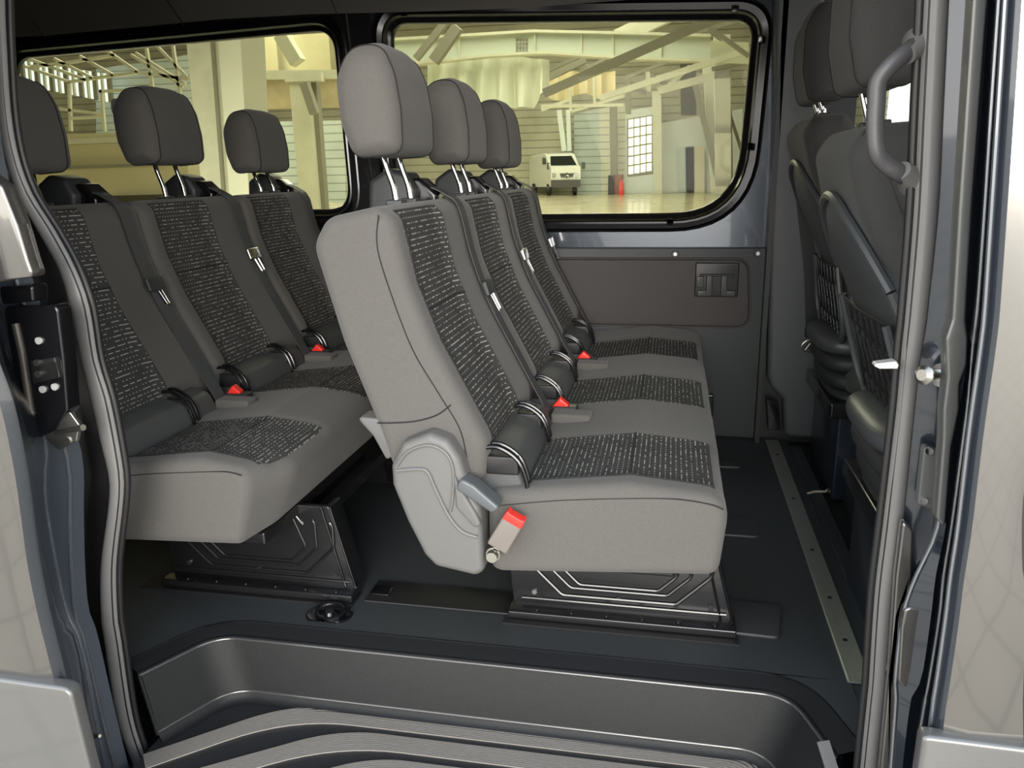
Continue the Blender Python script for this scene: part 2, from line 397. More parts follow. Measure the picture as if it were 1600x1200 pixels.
# ---------------- entry step
st = struct(bpy.data.objects.new('trim_4', None), 'moulded black entry step with ribbed tread'); COL.objects.link(st); st.location = (-.35, 1.3, -.17)
STM = mat('step_plastic', (.011, .0115, .012), .42, bump=.35, bscale=900, spec=.26)
# plan path of the riser from near-left to near-right
top_path = [at(195, 1118, Z=-.005), at(215, 1078, Z=-.005), at(330, 987, Z=-.005), at(362, 990, Z=-.005), at(800, 1034, Z=-.005), at(1205, 1077, Z=-.005), at(1268, 1094, Z=-.005), at(1310, 1160, Z=-.005), at(1335, 1215, Z=-.005)]
top2 = [Vector((-1.072, 1.262)), Vector((-.985, 1.425)), Vector((.262, 1.425)), Vector((.318, 1.262))]
bot2 = [Vector((-1.040, 1.255)), Vector((-.958, 1.418)), Vector((.225, 1.418)), Vector((.270, 1.255))]
def openfil(P, rs, k=8):
    out = [P[0]]
    for i in range(1, len(P)-1):
        a = (P[i-1]-P[i]); b = (P[i+1]-P[i]); la, lb = a.length, b.length; t = min(rs[i-1], la*.48, lb*.48); p0 = P[i]+a/la*t; p1 = P[i]+b/lb*t
        for j in range(k+1):
            u = j/k; out.append(p0*(1-u)**2+P[i]*2*u*(1-u)+p1*u*u)
    return out+[P[-1]]
def off2(P, d):
    out = []
    for i in range(len(P)):
        if i == 0: t = (P[1]-P[0]).normalized(); out.append(P[0]+Vector((-t.y, t.x))*d); continue
        if i == len(P)-1: t = (P[-1]-P[-2]).normalized(); out.append(P[-1]+Vector((-t.y, t.x))*d); continue
        a = (P[i]-P[i-1]).normalized(); b = (P[i+1]-P[i]).normalized(); h = Vector((-a.y, a.x))+Vector((-b.y, b.x)); out.append(P[i]+h*d/(h.length_squared/2))
    return out
fr_ = [.02, .07, .07, .03]
rings = []
for P, d, z in ((top2, .055, .0005), (top2, .050, .002), (top2, .046, -.001), (top2, .006, -.006), (top2, .002, -.009), (top2, -.001, -.014), (bot2, .0, -.142), (bot2, -.004, -.152), (bot2, -.012, -.160), (bot2, -.02, -.162)):
    Q = openfil(off2(P, d), [r+max(d, -.01) for r in (.06, .06)]); rings.append([(p.x, p.y, z) for p in Q])
m = MB(); m.loft(rings[3:], STM, closed=False)
m.build('riser', st, angle=50)
m = MB(); m.loft(rings[:5], mat('lip_black', (.008, .008, .009), .6, spec=.3), closed=False); m.build('lip', st, angle=50)
fp = openfil(off2(top2, .054), [.114, .114])
FLOORMB.prism([(-3.3, 1.262, 0)]+[(p.x, p.y, 0) for p in fp]+[(.385, 1.262, 0), (.385, 1.475, 0), (-3.3, 1.475, 0)], (0, 0, -.02), FLOORM)
struct(FLOORMB.build('floor', smooth=False), 'dark grey rubber van floor')
m = MB(); ends = [(-1.085, 1.232), (-1.055, 1.222)]
m.tube([(-1.070, 1.262, -.012), (-1.042, 1.256, -.15)], .004, STM, 8); m.build('end_bead', st)
m = MB(); m.tube([Vector(p)+Vector((0, 0, .0015)) for p in rings[5]], .0032, mat('step_edge_highlight', (.05, .05, .05), .22, spec=.8), 8); m.tube([Vector(p) for p in rings[6]], .0032, mat('step_edge_highlight', (.05, .05, .05), .22, spec=.8), 8); m.build('highlight_bead', st)  # added beads, lighter than the step, painting its edge highlight
m = MB(); m.box(-1.045, .36, 1.10, 1.45, -.20, -.163, mat('step_tread_black', (.02, .02, .022), .45, bump=.4, bscale=800)); m.build('tread', st)
m = MB(); m.box(-1.20, .385, 1.475, 1.49, -.3, -.025, RUB); m.box(.44, .46, 1.1, 1.48, -.2, -.02, RUB); m.box(-1.3, -1.28, 1.1, 1.48, -.2, -.022, RUB); m.build('step_surround', st)
RIB = mat('ribbed_tread_strip', (.33, .305, .275), .42, metal=.35)
def band(path, r, w, z, nr, name):
    b = MB(); secs = []
    for i in range(nr):
        a = -w/2+w*i/nr; s_ = w/nr; secs += [(a, z+.0028), (a+s_*.55, z+.0028), (a+s_*.6, z+.0008), (a+s_*.97, z+.0008)]
    secs = [(-w/2, z-.002)]+secs+[(w/2, z+.0028), (w/2, z-.002)]
    rings = []
    for d, zv in secs:
        Q = openfil(off2(path, d), [max(rr-d, .004) for rr in r]); rings.append([Vector((p.x, p.y, zv)) for p in Q])
    rings = [[rings[j][i] for j in range(len(rings))] for i in range(len(rings[0]))]
    b.loft(rings, RIB); return b.build(name, st, smooth=False)
def bandpath(d): return [Vector((-1.00+d*.55, 1.13-d)), Vector((-.85+d*.42, 1.395-d)), Vector((.20-d*.3, 1.395-d)), Vector((.235-d*.5, 1.10-d))]
P1 = [Vector((-1.00, 1.10)), Vector((-.965, 1.215)), Vector((-.80, 1.395)), Vector((.17, 1.402)), Vector((.24, 1.10))]
band([Vector((-1.03, 1.19)), Vector((-.80, 1.392)), Vector((.19, 1.398)), Vector((.235, 1.12))], [.13, .05], .046, -.163, 9, 'tread_strip')
band([Vector((-.905, 1.165)), Vector((-.66, 1.330)), Vector((.14, 1.333)), Vector((.18, 1.10))], [.12, .05], .046, -.163, 9, 'tread_strip')
band([Vector((-.76, 1.14)), Vector((-.56, 1.262)), Vector((.10, 1.266)), Vector((.13, 1.10))], [.10, .05], .046, -.163, 9, 'tread_strip')
# ---------------- floor fittings
def fitting(name, label, cat, b, group=None):
    o = b.build(name); tag(o, label, cat, group); return o
# lashing ring recess in the floor edge
tie = thing('tie_down_ring', 'round black lashing ring recess in the floor edge', 'ring', (-.76, 1.52, .0))
m = MB(); cc = Vector((-.76, 1.535, 0)); prev = None
rings = []
for r, z in ((.056, -.0), (.056, .003), (.052, .005), (.047, .003), (.04, .0012), (.02, .001)):
    rings.append([(cc.x+r*math.cos(t), max(cc.y+r*.85*math.sin(t), 1.50), z) for t in np.linspace(0, 2*math.pi, 33)[:-1]])
m.loft(rings, BLK); m.build('recess_cup', tie)
m = MB(); m.tube([(cc.x+.032*math.cos(t), cc.y+.004+.025*math.sin(t), .006+.006*math.sin(t)) for t in np.linspace(0, 2*math.pi, 25)[:-1]], .005, BLK, 8, closed=True); m.build('ring', tie)
m = MB(); m.disc((cc.x, cc.y, .001), (0, 0, 1), .014, .008, BLK, r2=.010); m.build('pin', tie)
def pad(poly, lab):
    m = MB(); m.pillow(poly, 0, .009, PL_D, .003, .015, ax='z'); return fitting('rail_end_cap', lab, 'cap', m, None)
pad([(.14, 1.605), (.262, 1.60), (.285, 1.74), (.14, 1.745)], 'black rubber end cap on the floor beside the front bench leg, nearest the door')
pad([(.12, 2.10), (.268, 2.10), (.28, 2.22), (.12, 2.22)], 'black rubber end cap on the floor, middle of the three before the front bench')
pad([(.12, 2.64), (.262, 2.64), (.272, 2.70), (.12, 2.70)], 'black rubber end cap on the floor, nearest the far wall')
# rail covers between the bench legs
m = MB(); m.box(-.70, -.335, 1.60, 1.70, 0, .006, RUB, .002); m.box(-1.29, -.72, 1.575, 1.64, 0, .003, RUB); m.box(-.35, .175, 1.565, 1.62, 0, .003, RUB)
o = fitting('floor_rail_cover', 'black flat rail cover between the legs of both benches', 'cover', m)
m = MB(); c = at(597, 923, Z=.008); rc_ = [(c.x-.025, c.y-.02), (c.x+.025, c.y-.02), (c.x+.025, c.y+.02), (c.x-.025, c.y+.02)]
m.pillow(rc_, .006, .010, BLK, .001, .008, ax='z'); m.build('square_plug', o)
# ================================================================== BENCHES
PIT = .53; BY0 = 1.385; BY1 = 2.975
def uround(X, y0, y1): return [y0+(y1-y0)*i/24 for i in range(25)]
def superq(c, a, b, h, e1, e2, nu=22, nv=28, shape=None):
    rings = []
    def sp(v, e): return math.copysign(abs(v)**e, v)
    for i in range(1, nu):
        ph = -math.pi/2+math.pi*i/nu; r = []
        for j in range(nv):
            th = 2*math.pi*j/nv; x = a*sp(math.cos(ph), e1)*sp(math.cos(th), e2); y = b*sp(math.cos(ph), e1)*sp(math.sin(th), e2); z = h*sp(math.sin(ph), e1)
            if shape: x, y, z = shape(x, y, z)
            r.append((c[0]+x, c[1]+y, c[2]+z))
        rings.append(r)
    return rings
def headrest(parent, c, tilt=-.10, size=(.068, .13, .122), rods=None, name='headrest', fab=None):
    """padded head rest; side faces flat, piping seam around each side face"""
    a, b, h = size
    poly = [(-a*.80, -h*.97), (a*.86, -h*1.0), (a*1.0, -h*.2), (a*.95, h*.45), (a*.66, h*1.0), (-a*.45, h*1.04), (-a*1.02, h*.55), (-a*1.08, -h*.3)]
    m = MB(); rings = []; NY = 17
    for i in range(NY):
        u = -1+2*i/(NY-1); au = abs(u)
        if au > .999: s_ = .80
        else: s_ = 1
        # inset profile towards both ends
        e = max(0, (au-.72)/.28); d = .028*(1-math.sqrt(max(0, 1-e*e)))
        zt = 1-.10*max(0, au-.35)**1.6/.5   # shoulders fall to the sides
        pts = fillet(inset(poly, d), [max(q-d, .004) for q in (.03, .03, .12, .10, .06, .07, .10, .10)], 7)
        rings.append([(p.x, u*b*(1-.06*(1 if False else max(0, p.y/h))**2), -h+(p.y+h)*zt) for p in pts])
    m.loft(rings, fab or FAB)
    for sgn in (-1, 1):
        i = 2 if sgn < 0 else NY-3
        rr = rings[i]; cen = Vector((0, rr[0][1], 0))
        m.tube([Vector(p)*1.0+Vector((0, sgn*.0006, 0))+(Vector(p)-cen).normalized()*.0005 for p in rr], .0016, SEAM, 6, closed=True)
    M = Matrix.Translation(c)@Matrix.Rotation(tilt, 4, 'Y'); m.xf(M)
    hr = m.build(name, parent, angle=60)
    # rods: bent chrome posts
    for s_ in (-1, 1):
        q = MB(); top = Vector(c)+Vector((-.002, s_*.045*(b/.13), -h+.012)); bx, bz = rods
        pts = [top+Vector((0, 0, .02)), top, Vector((top.x+(bx-top.x)*.35, top.y, top.z-(top.z-bz)*.30)), Vector((top.x+(bx-top.x)*.85, top.y, top.z-(top.z-bz)*.62)), Vector((bx, top.y, bz+.02)), Vector((bx+.004, top.y, bz-.01))]
        q.tube(smooth(pts, 5), .0065, CHROME, 12); q.build('headrest_rod', hr)
        q = MB(); q.box(bx-.016, bx+.020, top.y-.019, top.y+.019, bz-.006, bz+.012, PL_D, .004); q.build('rod_guide', hr)
    return hr
# side profile of a back unit (X, Z), front bench coordinates
BACK = [(-.525, .425), (-.34, .415), (-.332, .50), (-.43, .69), (-.472, .80), (-.497, .925), (-.53, .945), (-.630, .925), (-.662, .875), (-.615, .69), (-.555, .525)]
BACK_R = [.02, .03, .05, .12, .12, .035, .03, .045, .05, .2, .05]
def bench(X, label, near_bits, cushion_poly, cut, clear=False, only=None):
    root = thing('bench_seat', label, 'seat', (-.2+X, 2.15, 0))
    P = lambda poly: [(x+X, z) for x, z in poly]
    # ---- cushion
    m = MB(); cp = P(cushion_poly)
    def cdef(x, y, z):
        if z > .33:
            k = min(1, (z-.33)/.07); i = (y-BY0)/PIT; f_ = (i % 1)*PIT
            g = .007*math.cos(2*math.pi*((f_-.045)/PIT))**1 if False else 0
            if .05 < f_ < .32: g = -.006*min(1, min(f_-.05, .32-f_)/.03)
            else: g = .004
            if i < .12: g = .002
            z += g*k
        if cut and x > X-.02:
            # the rounded near-front corner of this cushion
            dy = max(0, (BY0+.12)-y); x -= .55*dy*(x-X+.02)/.15*max(.0, 1)
        return (x, y, z)
    ys = [BY0+.005+(BY1-BY0)*i/90 for i in range(91)]
    m.pillow(cp, BY0, BY1, FAB, .022, [.03, .03, .055, .06, .03], seg=6, ys=ys, deform=cdef)
    # seam along the near upper edge and across
    e = [(-.31, .375), (-.2, .392), (-.08, .404), (.02, .410), (.085, .404), (.112, .395)]
    if cut: e = [(x, z) for x, z in e if x < .1]
    m.tube(smooth([cdef(x+X, BY0+.0005, z-.002) for x, z in e], 5), .0013, SEAM, 6)
    cu = m.build('seat_cushion', root, angle=60)
    # ---- patterned inserts on the cushion
    topz = lambda x: None
    prof = fillet([Vector(p) for p in cp], [.03, .03, .055, .06, .03], 6)
    for k in range(3):
        y0 = BY0+PIT*k+.05; y1 = y0+.26
        pts = [(x, z) for x, z in [(p.x, p.y) for p in prof] if z > .375 and x > X-.325]
        pts.sort(key=lambda q: q[0]-(.0 if q[1] > .40 else -.2*(.43-q[1])))
        xs = np.linspace(X-.315, X+(.078 if cut else .098), 22)
        def zt(x):
            # height of the cushion crown at x
            q = [(a.x, a.y) for a in prof if a.y > .36]; q.sort()
            return float(np.interp(x, [a[0] for a in q], [a[1] for a in q]))
        mi = MB(); yy = np.linspace(y0, y1, 12); rows = []
        for x in xs:
            rows.append([cdef(x, y, zt(x)+.0022) for y in yy])
        bot = [[(a[0], a[1], a[2]-.006) for a in r] for r in rows]
        ringsI = [r+b[::-1] for r, b in zip(rows, bot)]
        mi.loft(ringsI, INS_C)
        sx_ = X-.062
        mi.tube([cdef(sx_, y, zt(sx_)+.0026) for y in yy], .0022, SEAM, 6)
        for yb in (y0, y1): mi.tube([cdef(x, yb, zt(x)+.001) for x in xs], .0014, SEAM, 6)
        mi.build('cushion_insert', root, angle=60)
    # ---- back units
    for k in range(3):
        y0 = BY0+PIT*k+(.004 if k else 0); y1 = BY0+PIT*(k+1)-.004
        bp = P(BACK)
        def bdef(x, y, z):
            # front face: insert slightly recessed, bolsters proud
            xf = np.interp(z, [.41, .5, .69, .8, .925], [-.34, -.332, -.43, -.472, -.497])+X
            t = max(0, 1-abs(x-xf)/.05); fy = y-y0
            if .05 < fy < .31: x -= .010*t*min(1, min(fy-.05, .31-fy)/.025)
            return (x, y, z)
        m = MB(); m.pillow(bp, y0, y1, FAB, .026, BACK_R, seg=6, ys=[y0+.5*i/30 for i in range(31)], deform=bdef)
        if k == 0:
            sm = [(-.522, .93), (-.528, .87), (-.505, .78), (-.47, .68), (-.425, .60), (-.385, .53), (-.372, .47)]
            m.tube(smooth([(x+X, y0-.0002, z) for x, z in sm], 6), .0013, SEAM, 6)
            m.tube(smooth([(x+X, y0-.0003, z) for x, z in ((-.40, .575), (-.43, .553), (-.48, .538), (-.55, .532))], 6), .0016, SEAM, 6)
        m.build('backrest', root, angle=60)
        mi = MB(); zs = np.linspace(.425, .935, 30); rows = []
        ya, yb = y0+.05, y0+.31
        def xfz(z): return float(np.interp(z, *XF))+X
        for z in zs: rows.append([bdef(xfz(z), y, z) for y in np.linspace(ya, yb, 12)])
        rows2 = [[(p[0]+.0030, p[1], p[2]) for p in r] for r in rows]
        ringsI = [a+[(p[0]-.012, p[1], p[2]) for p in a[::-1]] for a in rows2]
        mi.loft(ringsI, INS_B)
        for zz_ in (.745,): mi.tube([(bdef(xfz(zz_), y, zz_)[0]+.0034, y, zz_) for y in np.linspace(ya, yb, 10)], .0026, SEAM, 6)
        for yb_ in (ya, yb): mi.tube([(bdef(xfz(z), yb_, z)[0]+.002, yb_, z) for z in zs], .0014, SEAM, 6)
        mi.build('backrest_insert', root, angle=60)
        # head rest with its rods
        yc = BY0+PIT*k+.265+(0 if near_bits else (-.045, 0, .035)[k])
        headrest(root, (-.586+X, yc, 1.142-.010*k+(0 if near_bits else (-.018, .014, .0)[k])), size=(.060, .139, .108), rods=(-.565+X, .938))
        # padded lower bar between back and cushion, child seat anchors
        m = MB(); m.pillow(P([(-.43, .37), (-.30, .36), (-.262, .40), (-.285, .455), (-.36, .475)]), y0+.03, y1-.10, mat('bar_cover', (.07, .072, .072), .55, bump=.2, bscale=400), .012, .025); m.build('lower_bar', root)
        for yy_ in (y0+.028, y0+.31):
            q = MB()
            for dy in (-.011, .011): q.tube(smooth([(X-.352, yy_+dy, .482), (X-.315, yy_+dy, .488), (X-.275, yy_+dy, .462), (X-.258, yy_+dy, .415), (X-.262, yy_+dy, .395)], 4), .0045, BLK, 8)
            q.box(X-.262, X-.254, yy_-.014, yy_+.014, .392, .402, BLK, .003); q.box(X-.34, X-.275, yy_-.008, yy_+.008, .43, .468, RUB, .004)
            q.build('isofix_anchor', root)
    # ---- belts
    for k in range(3):
        yb = BY0+PIT*k+.445 if k < 3 else 0
        # shoulder guide behind the back
        m = MB(); m.pillow(P([(-.70, .87), (-.585, .90), (-.575, .965), (-.60, 1.005), (-.645, 1.015), (-.69, .985)]), yb-.055, yb+.045, PL_D, .014, .02); g = m.build('belt_guide', root)
        m = MB(); m.pillow(P([(-.60, .935), (-.535, .925), (-.535, .955), (-.575, .992), (-.60, .99)]), yb-.030, yb+.045, BLK, .008, .012); m.build('guide_slot', g)
        pts = [(-.60, .975), (-.56, .972), (-.52, .955), (-.487, .925), (-.462, .82), (-.425, .71), (-.37, .60), (-.318, .50), (-.285, .435), (-.272, .405)]
        m = MB(); m.ribbon(smooth([(x+X, yb+.002*i, z) for i, (x, z) in enumerate(pts)], 5), .046, .0022, BELT); bl = m.build('seat_belt', root)
        tp_ = [(.745, -.425), (.80, -.44), (.795, -.44)][k]
        zt_, xt_ = tp_; zt_ = .735 if k == 0 else (.76 if k == 1 else .75)
        xt_ = float(np.interp(zt_, [.5, .6, .71, .82, .925], [-.318, -.37, -.425, -.462, -.487]))+X+.008
        mt = PL_D if k == 0 else REFL
        q = MB(); q.pillow([(-.006, -.018), (.006, -.018), (.008, .018), (-.006, .018)], -.034, .034, mt, .004, .004)
        for s_ in (-1, 1): q.tube([(0, s_*.011+.008, -.015), (.004, s_*.009+.012, -.06)], .0035, REFL if k else CHROME, 8)
        q.tube([(.004, .003, -.06), (.004, .021, -.06)], .0035, REFL if k else CHROME, 8)
        q.xf(Matrix.Translation((xt_, yb+.006, zt_))@Matrix.Rotation(-.35, 4, 'Y')); q.build('belt_tongue', root)
        # stitched slot and red buckle in the cushion
        if k < 2:
            q = MB(); q.box(X-.275, X-.245, yb+.038, yb+.062, .42, .452, RED, .004); q.xf(Matrix.Translation((X-.26, yb+.05, .43))@Matrix.Rotation(.7, 4, 'Y')@Matrix.Translation((-X+.26, -yb-.05, -.43))); 
            bu = q.build('buckle', root)
            q = MB(); q.box(X-.275, X-.215, yb+.03, yb+.07, .41, .4345, PL_D, .004); q.build('buckle_body', bu)
            q = MB(); q.box(X-.27, X-.175, yb-.032, yb+.02, .41, .4355, FAB, .006); q.build('belt_slot_flap', root)
    # ---- under frame
    m = MB()
    LX0, LX1 = X-.335, X+.165
    legs(m, LX0, LX1, 1.63, X); m.build('leg', root, smooth=True, angle=35)
    m = MB(); m.box(LX0, LX1, 2.72, 2.75, 0, .24, BLKP, .004); m.build('leg', root)
    m = MB(); m.box(X-.30, X+.03, BY0+.08, BY1-.06, .205, .235, BLKP, .005); m.box(LX0+.03, LX0+.06, 1.64, 2.74, .15, .21, BLKP); m.box(LX1-.12, LX1-.09, 1.64, 2.74, .17, .20, BLKP); m.build('under_frame', root)
    m = MB(); m.box(LX0-.005, LX1+.005, 1.585, 1.655, .004, .022, BLKP, .003)
    for i in range(6): m.disc((LX0+.06+.08*i, 1.60, .018), (0, 0, 1), .006, .008, BLK, 10)
    m.build('foot_rail', root)
    if near_bits:
        cover(root, X)
    return root
def legs(m, x0, x1, y, X):
    """pressed sheet side panel with raised octagonal ridges"""
    top = .232
    m.pillow([(x0, .012), (x1, .012), (x1-.028, .12), (x1-.055, top), (x0+.02, top), (x0-.01, .12)], y, y+.012, BLKP, .003, .01)
    w = x1-x0
    def octa(cx, cz, a, b, ch): return [(cx-a, cz+b-ch), (cx-a, cz-b+ch), (cx-a+ch, cz-b), (cx+a-ch, cz-b), (cx+a, cz-b+ch), (cx+a, cz+b-ch), (cx+a-ch, cz+b), (cx-a+ch, cz+b)]
    cx = (x0+x1)/2-.005; 
    for a, b, ch, r in ((.205, .105, .075, .0045), (.16, .085, .05, .004), (.13, .075, .04, .004)):
        P_ = fillet([Vector(p) for p in octa(cx, .155, a, b, ch)], [.02]*8, 4); P_ = [p for p in P_ if p.y < .228]
        m.tube([(p.x, y-.001, min(p.y, .228)) for p in sorted(P_, key=lambda q: math.atan2(q.x-cx, -(q.y-.4)))], r, BLKP, 8)
    m.tube([(x0+.02, y-.001, .035), (x1-.015, y-.001, .035)], .004, BLKP, 8)
    for px_ in (x0+.05, cx, x1-.05): m.disc((px_, y+.001, .052), (0, -1, 0), .006, .005, STEEL if px_ < cx-.01 else RUB, 12)
    # front flange running across the van
    m.pillow([(x1-.065, top), (x1-.05, top), (x1+.002, .012), (x1-.02, .012)], y+.002, y+.06, BLKP, .002, .004)
    m.tube([(x1-.052, y-.002, top), (x1+.001, y-.002, .015)], .0035, BLK, 8)
    m.tube([(x1-.075, y-.002, top), (x1-.026, y-.002, .02)], .003, BLK, 8)
def cover(root, X):
    """recliner housing on the near end"""
    P = lambda poly: [(x+X, z) for x, z in poly]
    poly = [(-.513, .46), (-.488, .507), (-.434, .530), (-.398, .518), (-.375, .482), (-.358, .42), (-.338, .385), (-.335, .25), (-.352, .238), (-.433, .252), (-.455, .275), (-.487, .345), (-.513, .42)]
    poly = poly[::-1]
    m = MB(); m.pillow(P(poly), BY0-.042, BY0+.03, PL_G, .014, [.02]*len(poly), seg=5); c = m.build('recliner_cover', root, angle=60)
    m = MB()
    rid = [(-.500, .462), (-.475, .492), (-.434, .507), (-.400, .492), (-.388, .455), (-.392, .40), (-.397, .375)]
    m.tube(smooth([(x+X, BY0-.043, z) for x, z in rid], 6), .0035, PL_G, 8)
    rid = [(-.500, .452), (-.455, .458), (-.438, .452), (-.425, .42), (-.40, .365), (-.375, .335), (-.345, .325)]
    m.tube(smooth([(x+X, BY0-.043, z) for x, z in rid], 6), .004, PL_G, 8)
    m.build('moulded_ridge', c)
    m = MB(); m.pillow(P([(-.386, .455), (-.375, .43), (-.345, .375), (-.335, .35), (-.35, .345), (-.385, .385)][::-1]), BY0-.048, BY0+.01, PL_G, .006, .012); m.build('inner_cap', c)
    lev = MB(); lev.pillow([(-.045, -.014), (.04, -.010), (.045, .010), (-.02, .016), (-.048, .012)], -.022, .022, mat('lever_plastic', (.08, .088, .092), .35), .006, .010)
    lev.xf(Matrix.Translation((X-.338, BY0-.035, .412))@Matrix.Rotation(.62, 4, 'Y')); lev.build('recline_lever', root)
    m = MB(); m.pillow(P([(-.60, .54), (-.50, .535), (-.515, .47), (-.54, .45), (-.565, .50)]), BY0+.01, BY0+.06, mat('light_bracket', (.10, .10, .098), .5), .004, .008); m.build('bracket', root)
    # near buckle
    a = at(771, 865, Y=BY0-.03); t = at(806, 806, Y=BY0-.03); d = (t-a).normalized(); L = (t-a).length
    ang = math.atan2(d.x, d.z)
    M = Matrix.Translation(a)@Matrix.Rotation(ang, 4, 'Y')
    q = MB(); q.pillow([(-.0215, .020), (.0215, .020), (.021, .088), (-.021, .088)], -.017, .012, mat('buckle_shell', (.16, .14, .125), .5, bump=.2, bscale=500), .005, .005); q.xf(M); bk = q.build('buckle', root)
    q = MB(); q.pillow([(-.0205, .084), (.0205, .084), (.0195, .104), (.012, .101), (-.012, .101), (-.0195, .104)], -.019, .006, RED, .002, .003); q.xf(M); q.build('release_button', bk)
    q = MB(); q.box(-.007, .007, -.004, .006, .0, .03, STEEL, .002); q.disc((0, -.004, 0), (0, 1, 0), .014, .012, STEEL, 20); q.xf(M); q.build('buckle_stalk', bk)
    q = MB(); q.disc((0, -.018, 0), (0, 1, 0), .0105, .016, STEEL, 20, r2=.0125); q.xf(M); q.build('bolt', bk)
_pp = [Vector(p) for p in fillet([Vector(p) for p in BACK], BACK_R, 6)]
_fr = sorted([(p.y, p.x) for p in _pp if p.x > float(np.interp(p.y, [.41, .93], [-.42, -.58])) and p.y > .42])
XF = ([a for a, b in _fr], [b for a, b in _fr])
CU1 = [(-.335, .225), (.110, .255), (.126, .415), (-.06, .432), (-.335, .398)]
CU2 = [(-.335, .225), (.040, .240), (.118, .410), (-.06, .432), (-.335, .398)]
bench(0, 'charcoal three-seat front bench with dashed inserts, recliner housing and red buckle nearest the door', True, CU1, False)
rear_bench = bench(-.895, 'charcoal three-seat rear bench partly hidden behind the front bench', False, CU2, True)
# box under the rear bench
ub = rear_bench
m = MB(); p0 = at(545, 745, Y=2.25); p1 = at(640, 700, Y=2.25)
m.box(-.95, -.66, 2.25, 2.6, 0.03, .18, BLKP, .008); ub = m.build('under_box', ub)
m = MB(); m.box(-.86, -.70, 2.238, 2.252, .06, .16, BLK, .006); m.tube([(-.88, 2.236, .17), (-.86, 2.236, .05), (-.69, 2.236, .05)], .005, BLK); m.build('front_plate', ub)
